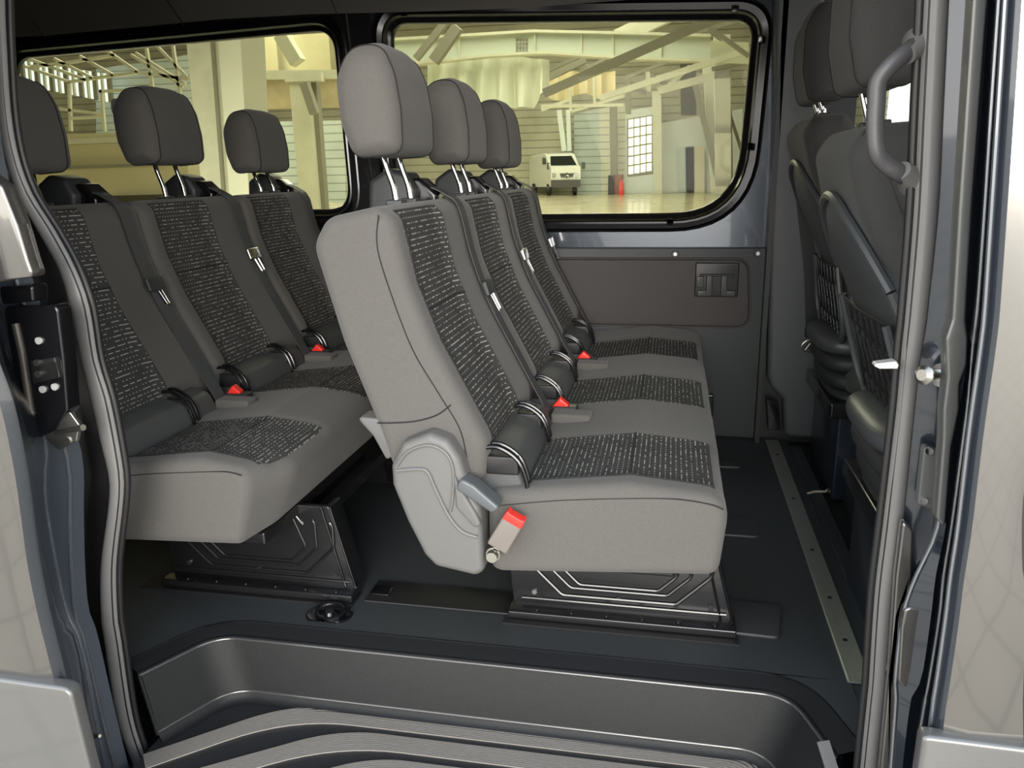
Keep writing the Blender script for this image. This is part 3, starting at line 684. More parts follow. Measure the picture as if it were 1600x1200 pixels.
# ================================================================== FRONT SEATS
SHELL = mat('seat_shell_plastic', (.06, .065, .068), .38, bump=.1, bscale=400)
FABC = mat('cab_fabric_shaded', (.055, .055, .054), .93, bump=.35, bscale=420, spec=.15, var=.08, sheen=.1)  # bench fabric darkened; shade on the cab seats is put into its colour
def front_seat(label, xr, y0, y1, ztop, hz, hb, group=None, net=True):
    """seat seen from behind: xr = rear x of the back at its top"""
    root = thing('cab_seat', label, 'seat', (xr+.35, (y0+y1)/2, .1))
    back = [(xr+.22, .40), (xr+.36, .40), (xr+.32, .62), (xr+.15, ztop-.05), (xr+.115, ztop), (xr+.03, ztop-.005), (xr, ztop-.05), (xr+.03, ztop-.16), (xr+.09, ztop-.28), (xr+.165, ztop-.44), (xr+.20, .50)]
    def nar(x, y, z):
        # back narrows towards the top
        yc = (y0+y1)/2; k = 1-.16*max(0, (z-.70)/(ztop-.70))**2; return (x, yc+(y-yc)*k, z)
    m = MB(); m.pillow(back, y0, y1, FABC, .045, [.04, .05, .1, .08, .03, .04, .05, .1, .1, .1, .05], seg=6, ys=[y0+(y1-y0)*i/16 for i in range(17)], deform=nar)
    m.tube(smooth([nar(*p) for p in ((xr+.03, y0+.030, ztop-.008), (xr+.022, y0+.024, ztop-.05), (xr+.05, y0+.022, ztop-.16), (xr+.115, y0+.022, ztop-.30))], 6), .0014, SEAM, 6)
    m.build('backrest', root, angle=60)
    # plastic back shell with an arched top edge
    m = MB(); rings = []; yc = (y0+y1)/2; hw = (y1-y0)/2-.004
    def xb(z): return float(np.interp(z, [.42, .50, ztop-.44, ztop-.28, ztop-.16, ztop-.05], [xr+.20, xr+.19, xr+.160, xr+.084, xr+.026, xr-.004]))
    N = 20
    for i in range(N+1):
        u = -1+2*i/N; zt = ztop-.13-.16*abs(u)**2.2; y = yc+u*hw; r = []
        for j in range(14):
            t = j/13; z = .47+(zt-.47)*t; bul = .022*(1-abs(u)**4)*min(1, (1-t)*6+.15)*min(1, t*6+.3)
            r.append((xb(z)-bul-.002, y, z))
        for j in range(14):
            t = 1-j/13; z = .47+(zt-.47)*t; r.append((xb(z)+.02, y, z))
        rings.append(r)
    m.loft(rings, SHELL); sh = m.build('back_shell', root, angle=60)
    m = MB(); edge = [rings[i][13] for i in range(N+1)]
    m.tube([Vector(p)+Vector((-.004, 0, 0)) for p in edge], .010, SHELL, 8); m.tube([Vector(rings[0][j])+Vector((-.004, 0, 0)) for j in range(14)], .010, SHELL, 8); m.build('shell_rim', sh)
    # net pocket with frame
    za, zb = .50, .72
    fr4 = [(xb(zb)-.030, yc-hw*.86, zb), (xb(za)-.035, yc-hw*.80, za), (xb(za)-.035, yc+hw*.80, za), (xb(zb)-.030, yc+hw*.86, zb)]
    m = MB(); m.tube(smooth(fr4, 5), .009, SHELL, 8); pk = m.build('pocket_frame', root)
    m = MB()
    for i in range(15):
        y = yc-hw*.8+hw*1.6*i/14
        m.tube([(xb(zb)-.030, y, zb-.012*math.sin(math.pi*i/14)), (xb(za)-.034, min(max(y+.05*(1 if i % 2 else -1), yc-hw*.8), yc+hw*.8), za)], .0022, RUB, 5)
    for i in range(9):
        z = za+(zb-za)*i/8; m.tube([(xb(z)-.032, yc-hw*.82, z), (xb(z)-.035, yc, z-.005), (xb(z)-.032, yc+hw*.82, z)], .0022, RUB, 5)
    m.build('pocket_net', pk)
    # base cushion, folded skirt, pedestal
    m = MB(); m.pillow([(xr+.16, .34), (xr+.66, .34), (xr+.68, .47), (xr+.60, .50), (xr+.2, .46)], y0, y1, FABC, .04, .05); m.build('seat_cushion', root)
    m = MB()
    for i in range(4):
        z = .48-.055*i; rr = superq((xr+.21+.012*i, yc, z), .115-.004*i, hw*.86, .038, .7, .6); m.loft(rr, SHELL if i == 0 else mat('bellows_rubber', (.025, .027, .028), .6))
    m.build('bellows', root)
    m = MB(); m.box(xr+.16, xr+.60, y0+.03, y1-.03, .0, .30, mat('pedestal_blue_black', (.012, .016, .024), .3, coat=.3), .008)
    m.box(xr+.13, xr+.62, y0+.01, y1-.01, .27, .32, BLKP, .008); m.build('pedestal', root)
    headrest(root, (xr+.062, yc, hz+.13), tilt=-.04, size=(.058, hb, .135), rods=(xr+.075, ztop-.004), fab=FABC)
    return root
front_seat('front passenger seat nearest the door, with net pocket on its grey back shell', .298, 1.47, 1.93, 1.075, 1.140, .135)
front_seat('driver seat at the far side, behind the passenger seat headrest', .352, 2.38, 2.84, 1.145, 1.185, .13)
# raised seat console of the cab and small cable
m = MB(); m.pillow([(.50, 1.5), (1.2, 1.5), (1.2, 2.4), (.54, 2.4)], -.012, .14, mat('console_black', (.02, .02, .021), .45, bump=.2), .03, .05, ax='z')
o = m.build('floor_cab_riser'); struct(o, 'dark moulded riser under the passenger seat')
m = MB(); pts = [at(x, y, X=.455) for x, y in ((1258, 772), (1272, 768), (1296, 768), (1308, 752), (1316, 745), (1324, 745))]
pts = [Vector((.43, 2.42, .01)), Vector((.46, 2.44, .012)), Vector((.50, 2.44, .012)), Vector((.53, 2.5, .05)), Vector((.56, 2.5, .06))]
pts = [at(x, y, Z=z) for x, y, z in ((1262, 771, .004), (1272, 768, .004), (1290, 768, .01), (1300, 757, .022))]
m.tube(pts, .0035, mat('cream_edge', (.55, .5, .38), .5), 8); tag(m.build('edging_wire'), 'thin cream bent wire on the dark cab floor', 'wire')
# ================================================================== NEAR SIDE DOOR FRAME
def col(pts, Y): return smooth([at(x, y, Y=Y) for x, y in pts], 4)
def resamp(P, n=60):
    P = [Vector(p) for p in P]; L = [0]
    for a, b in zip(P[:-1], P[1:]): L.append(L[-1]+(b-a).length)
    out = []
    for i in range(n):
        t = L[-1]*i/(n-1); out.append(Vector([float(np.interp(t, L, [p[k] for p in P])) for k in range(3)]))
    return out
def rowcol(rows, key, Y):
    return resamp(smooth([at(r[key], r['y'], Y=Y) for r in rows], 4))
# ---- right side (front edge of the door opening)
RR = [dict(y=y, sl=a, sr=b, b1=c, b2=d, b3=e, b4=f_, ed=g) for y, a, b, c, d, e, f_, g in (
    (-520, 1467, 1511, 1545, 1551, 1577, 1592, 1604), (-60, 1443, 1486, 1519, 1524, 1549, 1564, 1574), (0, 1440, 1482, 1515, 1521, 1545, 1560, 1570), (160, 1432, 1474, 1503, 1510, 1534, 1549, 1560), (330, 1424, 1465, 1490, 1498, 1520, 1538, 1549),
    (480, 1412, 1450, 1483, 1490, 1510, 1527, 1539), (520, 1408, 1445, 1478, 1484, 1510, 1522, 1535), (560, 1404, 1438, 1482, 1489, 1512, 1518, 1530), (630, 1398, 1430, 1472, 1480, 1500, 1512, 1520),
    (700, 1390, 1423, 1466, 1474, 1488, 1503, 1511), (820, 1376, 1411, 1458, 1466, 1478, 1487, 1497), (900, 1366, 1401, 1424, 1431, 1462, 1474, 1485), (960, 1361, 1395, 1404, 1411, 1455, 1468, 1478),
    (1060, 1355, 1387, 1392, 1399, 1440, 1452, 1464), (1090, 1352, 1384, 1394, 1400, 1424, 1446, 1459), (1200, 1341, 1372, 1386, 1392, 1410, 1428, 1446), (1290, 1334, 1364, 1378, 1384, 1402, 1420, 1434))]
cols = [rowcol(RR, k, y) for k, y in (('sr', YS+.015), ('sr', YS-.005), ('b1', 1.235), ('b2', 1.15), ('b3', 1.135), ('b4', 1.165), ('ed', 1.02))]
edge = cols[-1]; skx = 1.9
ed2 = [p+Vector((.004, -.012, 0)) for p in edge]; ed3 = [p+Vector((.010, -.018, 0)) for p in edge]
m = MB(); m.loft(cols+[ed2, ed3], JAMB, closed=False)
for c_ in (cols[3], cols[5], cols[6]): m.tube([p+Vector((0, -.001, 0)) for p in c_], .0035, EDGE, 8)  # added beads painting the highlight along the jamb creases
fro = m.build('jamb', angle=30); fro.name = 'wall_near_front'; struct(fro, 'blue-grey painted front jamb of the sliding door opening')
_e = sorted([(q.z, q.x) for q in [at(*p, Y=YO) for p in ((1660, -100), (1660, 640), (1604, 740), (1597, 790), (1596, 850), (1598, 900), (1612, 960), (1600, 1040), (1598, 1100), (1602, 1300))]])
def XE(z): return float(np.interp(z, [a for a, b in _e], [b for a, b in _e]))
m = MB(); m.loft([ed3, [Vector((min(p.x+.03, skx), YO-.002, p.z)) for p in ed3], [Vector((XE(p.z), YO, p.z)) for p in ed3], [Vector((XE(p.z)+.004, YO+.03, p.z)) for p in ed3]], SKIN, closed=False)
struct(m.build('wall_near_front_skin', angle=30), 'grey metallic outer body panel in front of the door opening')
m = MB(); m.box(.45, 1.6, YO+.035, YO+.05, -.5, 1.9, RUB); m.box(.672, 1.6, YO-.005, YO+.03, -.5, 1.25, SKIN, .006)  # cab side closed over its window to keep light off the seats
struct(m.build('wall_near_cab_blocker', smooth=False))
m = MB(); pc = [at(1449, 1146, Y=YO-.014), at(1606, 1166, Y=YO-.014)]
a, b = pc; m.pillow([(a.x-.006, -.6), (a.x-.006, a.z-.004), (b.x+.02, b.z-.004), (b.x+.02, -.6)], YO-.016, YO+.01, LOWER, .006, .01)
struct(m.build('trim_5'), 'light grey lower body cladding at the front')
for nm_, yy_, dep, pp_ in (('pressed_reflection', 1.128, .03, ((1521, -60), (1546, -60), (1544, 0), (1519, 330), (1509, 500), (1513, 530), (1511, 570), (1500, 600), (1499, 640), (1487, 700), (1477, 826), (1463, 812), (1473, 690), (1474, 640), (1480, 590), (1478, 530), (1488, 500), (1498, 330), (1520, 0))),
                          ('reveal_reflection', 1.205, .02, ((1411, 812), (1428, 830), (1425, 900), (1419, 942), (1404, 962), (1400, 1000), (1393, 1058), (1400, 1085), (1392, 1215), (1374, 1215), (1389, 1060), (1400, 900))),
                          ('pocket_reflection', 1.142, .02, ((1414, 948), (1450, 952), (1448, 990), (1440, 1060), (1418, 1084), (1403, 1064), (1408, 980)))):
    q4 = [at(*p, Y=yy_) for p in pp_]; m = MB(); m.pillow([(p.x, p.z) for p in q4], yy_, yy_+dep, LOWER if nm_ == 'pressed_reflection' else SKIN, .004, .012); m.build(nm_, fro)  # jamb pressings in lighter paint, the bright reflections put into the colour
# ---- left side (rear edge)
LL = [dict(y=y, sr=a, sl=b, b1=c, b2=d, b3=e, b4=f_, ed=g) for y, a, b, c, d, e, f_, g in (
    (-520, -6, -30, -34, -56, -90, -100, -112), (-60, 12, -10, -14, -30, -60, -70, -80), (60, 16, -6, -10, -30, -60, -70, -80), (200, 26, 2, -6, -26, -56, -70, -80), (290, 50, 25, 6, -10, -50, -68, -78), (360, 92, 62, 30, 5, -30, -40, -50), (420, 124, 95, 60, 20, -12, -20, -30), (480, 145, 112, 78, 40, 0, -8, -14),
    (560, 158, 128, 95, 50, 15, 5, -2), (620, 176, 143, 122, 70, 48, 26, 20), (690, 190, 160, 134, 100, 72, 46, 36), (745, 198, 173, 144, 110, 70, 56, 46), (790, 196, 172, 138, 110, 72, 60, 52),
    (880, 186, 160, 134, 112, 87, 74, 64), (960, 188, 160, 141, 118, 105, 88, 80), (1000, 194, 165, 146, 132, 124, 97, 90), (1120, 212, 184, 167, 160, 148, 128, 119), (1200, 238, 212, 190, 180, 165, 142, 133), (1290, 262, 236, 214, 202, 184, 160, 150))]
colsL = [rowcol(LL, k, y) for k, y in (('sl', YS+.04), ('b1', YS+.03), ('b2', 1.17), ('b2', 1.165), ('b3', 1.16), ('b4', 1.06), ('ed', 1.02))]
colsL[2] = [p+Vector((.004, .03, 0)) for p in colsL[3]]
edge = colsL[-1]; e2 = [p+Vector((-.004, -.010, 0)) for p in edge]; e3 = [p+Vector((-.010, -.017, 0)) for p in edge]
m = MB(); m.loft([colsL[0], colsL[1], colsL[2]], BLKP, closed=False); m.loft(colsL[2:5], mat('rear_jamb_paint_lit', (.13, .15, .18), .3, metal=.55, coat=.8), closed=False)  # lighter copy of the body paint, rear jamb reflections painted in
for c_ in (colsL[3], colsL[4]): m.tube([p+Vector((0, -.001, 0)) for p in c_], .0032, EDGE, 8)  # highlight lines of the rear jamb, added as light beads
m.loft(colsL[5:]+[e2, e3], mat('dark_edge', (.02, .024, .03), .3, coat=.5), closed=False); m.loft([colsL[4], colsL[5]], JAMB, closed=False)
nr_ = struct(m.build('wall_near_rear', angle=30), 'blue-grey painted rear jamb of the sliding door opening')
m = MB(); q4 = [at(*p, Y=1.05) for p in ((-30, 262), (10, 290), (34, 350), (50, 404), (60, 432), (30, 436), (-30, 446))]
m.pillow([(p.x, p.z) for p in q4], 1.04, 1.07, SKIN, .004, .01); m.build('quarter_reflection', nr_)  # added quarter piece; the jamb's pale reflection is put into its paint
m = MB(); m.loft([e3, [Vector((p.x-.03, YO-.002, p.z)) for p in e3], [Vector((-3.3, YO, p.z)) for p in e3], [Vector((-3.3, YO+.03, p.z)) for p in e3]], SKIN, closed=False)
struct(m.build('wall_near_rear_skin', angle=30), 'light reflecting outer body panel behind the door opening')
m = MB(); a = at(108, 1073, Y=YO-.014); b = at(0, 1058, Y=YO-.014); sl = (a.z-b.z)/(a.x-b.x); zx = -3.3
m.pillow([(zx, -.6), (a.x+.05, -.6), (a.x+.004, a.z-.002), (zx, b.z+sl*(zx-b.x)-.004)], YO-.018, YO+.01, LOWER, .006, .02)
struct(m.build('trim_6'), 'light grey lower body cladding at the rear')
# header, sill
m = MB(); m.box(-3.3, 1.7, YO+.02, 1.30, 1.56, 1.93, PAINT); m.box(-3.3, 1.7, YO+.02, YW+.03, 1.94, 1.97, PAINT); m.box(-3.3, 1.7, YW+.03, YW+.05, 1.6, 1.95, PAINT)
m.box(-3.3, 1.7, YO+.04, YW, -.34, -.22, RUB)
struct(m.build('wall_near_header', smooth=False))
m = MB(); m.box(-3.3, -1.55, YO+.06, 1.24, -.3, 1.6, TRIM); struct(m.build('wall_near', smooth=False))
m = MB(); m.box(.46, 1.7, YW, YW+.03, -.1, .82, TRIM); m.box(.46, .60, YW-.02, YW+.03, .82, 1.6, TRIM); m.box(1.55, 1.7, YW, YW+.03, .8, 1.6, TRIM); struct(m.build('wall_cab_far', smooth=False))
m = MB(); m.box(.60, 1.55, YW+.01, YW+.014, .82, 1.58, GLASSC); struct(m.build('window_3', smooth=False), 'far cab side window')
m = MB(); m.box(1.7, 1.72, 1.05, YW, -.1, .75, TRIM); m.box(1.35, 1.7, 1.3, YW, .55, .78, TRIM, .02); struct(m.build('wall_dashboard', smooth=False))
# ---- door seals
def sealstrip(rows, L, R, nm, lab):
    a = [at(r[L], r['y'], Y=YS) for r in rows]; b = [at(r[R], r['y'], Y=YS) for r in rows]
    a = resamp(smooth(a, 5), 90); b = resamp(smooth(b, 5), 90); rings = []
    for p, q in zip(a, b):
        c = (p+q)/2; hw = (q-p)/2; r = []
        for t in np.linspace(0, 2*math.pi, 15)[:-1]: r.append(c+hw*math.cos(t)+Vector((0, -.017*math.sin(t)*(1 if abs(math.cos(t)) > .3 else 1), 0)))
        rings.append(r)
    m = MB(); m.loft(rings, SEAL)
    inner = b if nm == 'trim_7' else a; sg = 1 if nm == 'trim_7' else -1
    m.tube([p+Vector((sg*.003, -.002, 0)) for p in inner], .0065, RUB, 8)
    m.tube([p+Vector((-sg*.007, -.0125, 0)) for p in inner], .0016, RUB, 6)
    return struct(m.build(nm, angle=70), lab)
sealstrip(LL, 'sl', 'sr', 'trim_7', 'grey rubber door seal along the rear edge of the opening')
sealstrip(RR, 'sl', 'sr', 'trim_8', 'grey rubber door seal along the front edge of the opening')
# ---- grab handle
gh = thing('grab_handle', 'grey plastic grab handle on the front door pillar', 'handle', at(1430, 280, Y=1.27))
hp = [(1437, 66, 1.262), (1424, 76, 1.245), (1408, 88, 1.235), (1388, 106, 1.23), (1372, 128, 1.23), (1369, 160, 1.23), (1367, 200, 1.23), (1370, 236, 1.23), (1382, 254, 1.235), (1402, 268, 1.24), (1416, 276, 1.25), (1428, 284, 1.265)]
m = MB(); m.tube(smooth([at(x, y, Y=q) for x, y, q in hp], 5), .0105, mat('handle_plastic', (.055, .054, .057), .45, bump=.15, bscale=600), 14, flat=1.25); m.build('grip', gh)
for px in ((1424, 78), (1417, 273)):
    q = MB(); s_ = -1 if px[1] < 100 else 1; a = at(px[0]+12, px[1]+s_*9, Y=1.262); b = at(px[0]-8, px[1]-s_*7 if px[1] > 100 else px[1]+8, Y=1.238)
    q.tube([a, (a+b)/2, b], [.024, .0165, .013], PL_G, 16); q.build('handle_foot', gh)
# ---- striker pin, stop hook, cover plate on the front jamb
sp = thing('striker_pin', 'round steel striker pin sticking out of the front jamb', 'bolt', at(1472, 586, Y=1.19))
a = at(1474, 586, Y=1.19); b = at(1446, 586, Y=1.165)
m = MB(); m.tube([a, b], .008, STEEL, 16); m.build('shaft', sp)
m = MB(); d = (b-a).normalized(); m.tube([b-d*.002, b+d*.004, b+d*.009], [.012, .014, .008], STEEL, 20); m.build('head', sp)
m = MB(); m.tube([a+d*.006, a-d*.006], [.017, .019], CHROME, 24); m.build('collar', sp)
m = MB(); hk = [at(x, y, Y=1.24) for x, y in ((1366, 566), (1398, 562), (1402, 568), (1400, 574), (1372, 574), (1364, 570))]
m.prism([(p.x, p.y-.01, p.z) for p in hk], (0, .02, 0), mat('white_metal', (.75, .74, .7), .3, metal=.4)); tag(m.build('door_stop', bevel=.001), 'small pale metal tab projecting behind the front door seal', 'bracket')
m = MB(); q4 = [at(*p, Y=1.215) for p in ((1441, 693), (1466, 703), (1461, 794), (1431, 785))]
cpz = thing('cover_plate', 'dark grey cover plate with two screws on the front jamb', 'plate', q4[3])
m.pillow([(p.x, p.z) for p in q4], 1.205, 1.225, mat('plate_grey', (.10, .10, .095), .45), .003, .006); m.build('plate', cpz)
for px in ((1451, 704), (1443, 782)):
    c = at(*px, Y=1.205); q = MB(); q.disc(c, (0, -1, 0), .0055, .004, CHROME, 14); q.build('screw', cpz)
for i, px in enumerate(((1465, 560), (1481, 572), (1457, 600), (1466, 615), (1460, 690), (1433, 800), (1444, 801))):
    pass
# ---- latch plate, roller bracket on the rear jamb
YL = 1.135
lp = thing('latch_plate', 'gloss black latch plate with bolts on the rear jamb', 'latch', at(60, 680, Y=YL))
m = MB(); q4 = [at(*p, Y=YL) for p in ((8, 478), (92, 476), (102, 560), (108, 640), (90, 672), (48, 690), (36, 660), (20, 560))]
m.pillow([(p.x, p.z) for p in q4], YL-.004, YL+.03, BLK, .004, .012); m.build('plate', lp)
m = MB(); m.tube(smooth([at(x, y, Y=YL-.004) for x, y in ((24, 505), (36, 560), (48, 640), (54, 650))], 5), .0075, CHROME if False else mat('pressed_ridge', (.10, .09, .08), .15, metal=.6), 10); m.build('ridge', lp)
for px in ((62, 532), (68, 608), (87, 604)):
    c = at(*px, Y=YL-.004); q = MB(); q.disc(c, (0, -1, 0), .0062, .004, mat('bolt_zinc', (.8, .8, .78), .4, metal=.5), 14); q.build('bolt', lp)
m = MB(); q4 = [at(*p, Y=YL) for p in ((54, 562), (92, 556), (100, 588), (58, 598))]
m.pillow([(p.x, p.z) for p in q4], YL-.010, YL, RUB, .002, .003)
for px in ((60, 566), (62, 584)): c = at(*px, Y=YL-.010); m.disc(c, (0, -1, 0), .006, .006, STEEL, 12)
a = at(86, 578, Y=YL-.012); m.box(a.x-.003, a.x+.003, a.y-.003, a.y+.003, a.z-.014, a.z+.014, REFL); m.build('catch', lp)
m = MB(); q4 = [at(*p, Y=YL-.002) for p in ((8, 446), (60, 444), (62, 470), (12, 474))]
m.pillow([(p.x, p.z) for p in q4], YL-.016, YL+.02, BLK, .005, .006); m.build('upper_block', lp)
rb = thing('roller_bracket', 'pale steel bracket with a round pin below the latch plate', 'bracket', at(100, 690, Y=1.14))
m = MB(); q4 = [at(*p, Y=1.14) for p in ((112, 640), (128, 662), (124, 688), (96, 702), (72, 682), (88, 664))]
m.pillow([(p.x, p.z) for p in q4], 1.133, 1.142, STEEL, .002, .006); m.build('plate', rb)
m = MB(); a = at(88, 676, Y=1.135); b = at(130, 668, Y=1.115); m.tube([a, b], .0055, STEEL, 12); m.disc(at(106, 688, Y=1.134), (0, -1, 0), .008, .004, STEEL, 14); m.build('pin', rb)
bp_ = thing('buffer_pin', 'small steel buffer at the foot of the rear jamb', 'bolt', at(140, 1155, Y=1.1))
m = MB(); a = at(134, 1150, Y=1.11); b = at(156, 1150, Y=1.09); m.tube([a, (a+b)/2, b], [.008, .006, .003], STEEL, 12); m.disc(a, b-a, .014, -.006, STEEL, 16); m.build('pin', bp_)
pr = MB(); a = at(1286, 1158, Y=1.24); b = at(1304, 1215, Y=1.2); pr.ribbon([a, (a+b)/2, b], .022, .004, mat('pale_sticker', (.13, .13, .13), .4), (1, .4, 0)); tag(pr.build('reflector_tab'), 'pale narrow tab on the front end of the entry step', 'tab')
# ================================================================== HANGAR
ZG = -.62
def gm():
    m = bpy.data.materials.new('hall_floor_slabs'); m.use_nodes = True; n = m.node_tree.nodes; l = m.node_tree.links; b = n['Principled BSDF']
    t = n.new('ShaderNodeTexCoord'); mp = n.new('ShaderNodeMapping'); mp.inputs['Rotation'].default_value = (0, 0, .7); br = n.new('ShaderNodeTexBrick')
    br.inputs['Color1'].default_value = (.52, .46, .37, 1); br.inputs['Color2'].default_value = (.54, .48, .39, 1); br.inputs['Mortar'].default_value = (.16, .15, .13, 1)
    br.inputs['Scale'].default_value = 1; br.inputs['Mortar Size'].default_value = .02; br.inputs['Brick Width'].default_value = .45; br.inputs['Row Height'].default_value = .45; br.offset = 0
    l.new(t.outputs['Object'], mp.inputs[0]); l.new(mp.outputs[0], br.inputs[0]); l.new(br.outputs[0], b.inputs['Base Color']); b.inputs['Roughness'].default_value = .5
    return m
GM = gm()
m = MB(); m.box(-60, 60, -60, 4, ZG-.2, ZG, GM); struct(m.build('floor_forecourt', smooth=False), 'pale paving outside the van')
CF = mat('hall_floor_paint', (.60, .54, .38), .16, spec=.6, var=.1, bump=0, bscale=.4)
m = MB(); m.box(-60, 60, 4, 95, ZG-.2, ZG, CF); struct(m.build('floor_hall', smooth=False), 'yellowish polished hall floor')
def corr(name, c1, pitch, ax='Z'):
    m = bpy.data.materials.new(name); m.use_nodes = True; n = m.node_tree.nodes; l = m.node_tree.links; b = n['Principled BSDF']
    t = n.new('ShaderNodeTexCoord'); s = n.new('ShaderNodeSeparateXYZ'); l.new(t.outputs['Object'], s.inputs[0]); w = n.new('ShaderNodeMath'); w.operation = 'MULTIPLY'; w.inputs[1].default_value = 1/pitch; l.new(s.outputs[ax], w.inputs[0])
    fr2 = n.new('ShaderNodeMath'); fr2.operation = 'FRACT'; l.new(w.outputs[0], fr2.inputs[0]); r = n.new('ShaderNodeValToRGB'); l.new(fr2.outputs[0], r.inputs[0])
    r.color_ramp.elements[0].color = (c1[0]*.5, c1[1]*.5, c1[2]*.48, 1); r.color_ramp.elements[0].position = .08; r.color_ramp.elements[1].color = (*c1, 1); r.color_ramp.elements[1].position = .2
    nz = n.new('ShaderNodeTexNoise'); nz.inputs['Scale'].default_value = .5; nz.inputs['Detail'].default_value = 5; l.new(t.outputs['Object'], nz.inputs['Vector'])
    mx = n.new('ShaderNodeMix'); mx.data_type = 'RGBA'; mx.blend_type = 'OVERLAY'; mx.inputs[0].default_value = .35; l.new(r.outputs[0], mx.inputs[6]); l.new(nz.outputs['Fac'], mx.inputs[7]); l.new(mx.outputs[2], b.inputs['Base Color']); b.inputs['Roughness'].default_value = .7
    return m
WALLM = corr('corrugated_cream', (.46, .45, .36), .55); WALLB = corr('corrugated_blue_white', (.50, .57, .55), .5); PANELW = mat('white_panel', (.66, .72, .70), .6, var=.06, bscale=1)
STEELW = mat('cream_steel', (.60, .61, .50), .5, var=.06, bscale=2); STEELG = mat('grey_steel', (.24, .235, .19), .5)
YB = 62
def H(px, py, D): return at(px, py, Y=D)
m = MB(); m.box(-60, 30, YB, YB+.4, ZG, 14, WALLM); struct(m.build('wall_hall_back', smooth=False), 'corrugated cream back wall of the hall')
m = MB(); m.box(-62, -61.6, 4, YB, ZG, 14, WALLM); m.box(30, 30.4, 4, YB, ZG, 14, WALLM); struct(m.build('wall_hall_side', smooth=False))
m = MB(); m.box(-60, 30, 4.6, 5, 4.0, 13.6, WALLM); m.box(-60, -10, 4.6, 5, ZG, 4.0, WALLM); m.box(7.5, 30, 4.6, 5, ZG, 4.0, WALLM); struct(m.build('wall_hall_front_blocker', smooth=False))  # unseen front wall added to keep sun and sky out of the hall
m = MB(); m.box(14.5, 24, YB-.3, YB-.1, ZG, 11.5, mat('cab_view_glow', (.95, 1, .95), .5, emis=1.3)); struct(m.build('glow_panel', smooth=False), 'large glowing panel added on the hall back wall, seen through the cab')  # glowing panel added so the cab window shows white
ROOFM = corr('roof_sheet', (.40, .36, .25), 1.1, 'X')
m = MB()
for x0, x1 in ((-62, -31), (-21, -11), (-1, 30)): m.box(x0, x1, 5, YB, 13.3, 13.6, ROOFM)
for y0, y1 in ((5, 19), (53, YB)): m.box(-31, -1, y0, y1, 13.28, 13.58, ROOFM)
struct(m.build('ceiling_hall', smooth=False), 'cream sheet roof of the hall with open roof lights')
# roof lights: daylight panels
SKY = mat('rooflight_sky', (1, 1, .93), .5, emis=1.0)
for x0, x1 in ((-31, -21), (-11, -1)):
    m = MB(); m.box(x0, x1, 19, 53, 13.5, 13.52, SKY); o = m.build('window_4' if x0 < -20 else 'window_5', smooth=False); struct(o, 'glazed roof light of the hall')
    for i in range(17):
        q = MB(); q.box(x0, x1, 19+2*i, 19.12+2*i, 13.3, 13.46, STEELW); q.build('glazing_bar', o)
def beam(name, pts, w, h, mt, lab, cat='beam', group=None, par=None):
    m = MB(); A, B = [Vector(p) for p in pts]; t = (B-A).normalized(); sd = t.cross(Vector((0, 0, 1)))
    if sd.length < .1: sd = Vector((1, 0, 0))
    sd.normalize(); u = sd.cross(t).normalized()
    if cat == 'i':
        pass
    R_ = lambda p: [p+sd*w/2+u*h/2, p-sd*w/2+u*h/2, p-sd*w/2-u*h/2, p+sd*w/2-u*h/2]
    m.loft([R_(A), R_(B)], mt)
    if par is None: return tag(m.build(name, smooth=False), lab, cat, group)
    return m.build(name, par, smooth=False)
# big plate girder across the right window
gd = thing('plate_girder', 'pale green riveted plate girder spanning the hall above the hanging sheet', 'girder', H(850, 80, 40))
a = H(718, 62, 40); b = H(965, 66, 40); a2 = H(668, 98, 40); b2 = H(965, 90, 40)
m = MB()
up_ = [H(x, y, 40) for x, y in ((560, 66), (718, 57), (835, 50), (975, 53), (1110, 57))]; lo_ = [H(x, y, 40) for x, y in ((560, 108), (660, 99), (760, 88), (850, 83), (970, 91), (1110, 96))]
lo_ = resamp(lo_, 24); up_ = resamp(up_, 24)
m.loft([[p, q, q+Vector((0, .25, 0)), p+Vector((0, .25, 0))] for p, q in zip(up_, lo_)], mat('pale_green_steel', (.60, .66, .59), .5)); m.build('web', gd)
m = MB(); m.ribbon(up_, .7, .12, STEELW); m.build('flange', gd); m = MB(); m.ribbon(lo_, .7, .12, STEELW); m.build('flange', gd)
for px in (716, 845, 912, 965, 1042):
    k = min(range(24), key=lambda i: abs(up_[i].x-H(px, 60, 40).x)); m = MB(); m.box(up_[k].x-.05, up_[k].x+.05, up_[k].y-.12, up_[k].y, lo_[k].z, up_[k].z, STEELW); m.build('stiffener', gd)
m = MB()
for i in range(4):
    for j in range(4): c = H(808+5*i, 62+6*j, 39.98); m = MB(); m.box(c.x-.05, c.x+.05, c.y-.04, c.y, c.z-.05, c.z+.05, STEELG); m.build('rivet', gd)
# hanging sheet
m = MB(); rows = []
for i in range(70):
    u = i/69; px = 668+190*u; top = H(px, 92-8*math.sin(u*2.6)+(u*6), 40.8); bot = H(px, 150+18*min(1, u*2.0) if u < .86 else 168-(u-.86)*220, 40.8); wv = .55*math.sin(u*38)+.12*math.sin(u*91); r = []
    for j in range(8): t = j/7; r.append(top.lerp(bot, t)+Vector((0, wv*(.3+t*.7), -.25*math.sin(u*10)*math.sin(math.pi*t))))
    rows.append(r)
m.loft(rows, mat('hanging_sheet', (.78, .82, .72), .7), closed=False); tag(m.build('hanging_sheet'), 'pale folded plastic sheet hanging below the girder', 'sheet')
m = MB(); rows = []
for i in range(40):
    u = i/39; px = 856+106*u; top = H(px, 112, 46); bot = H(px, 152+6*math.sin(u*9), 46); rows.append([top.lerp(bot, j/5)+Vector((0, .25*math.sin(u*30), 0)) for j in range(6)])
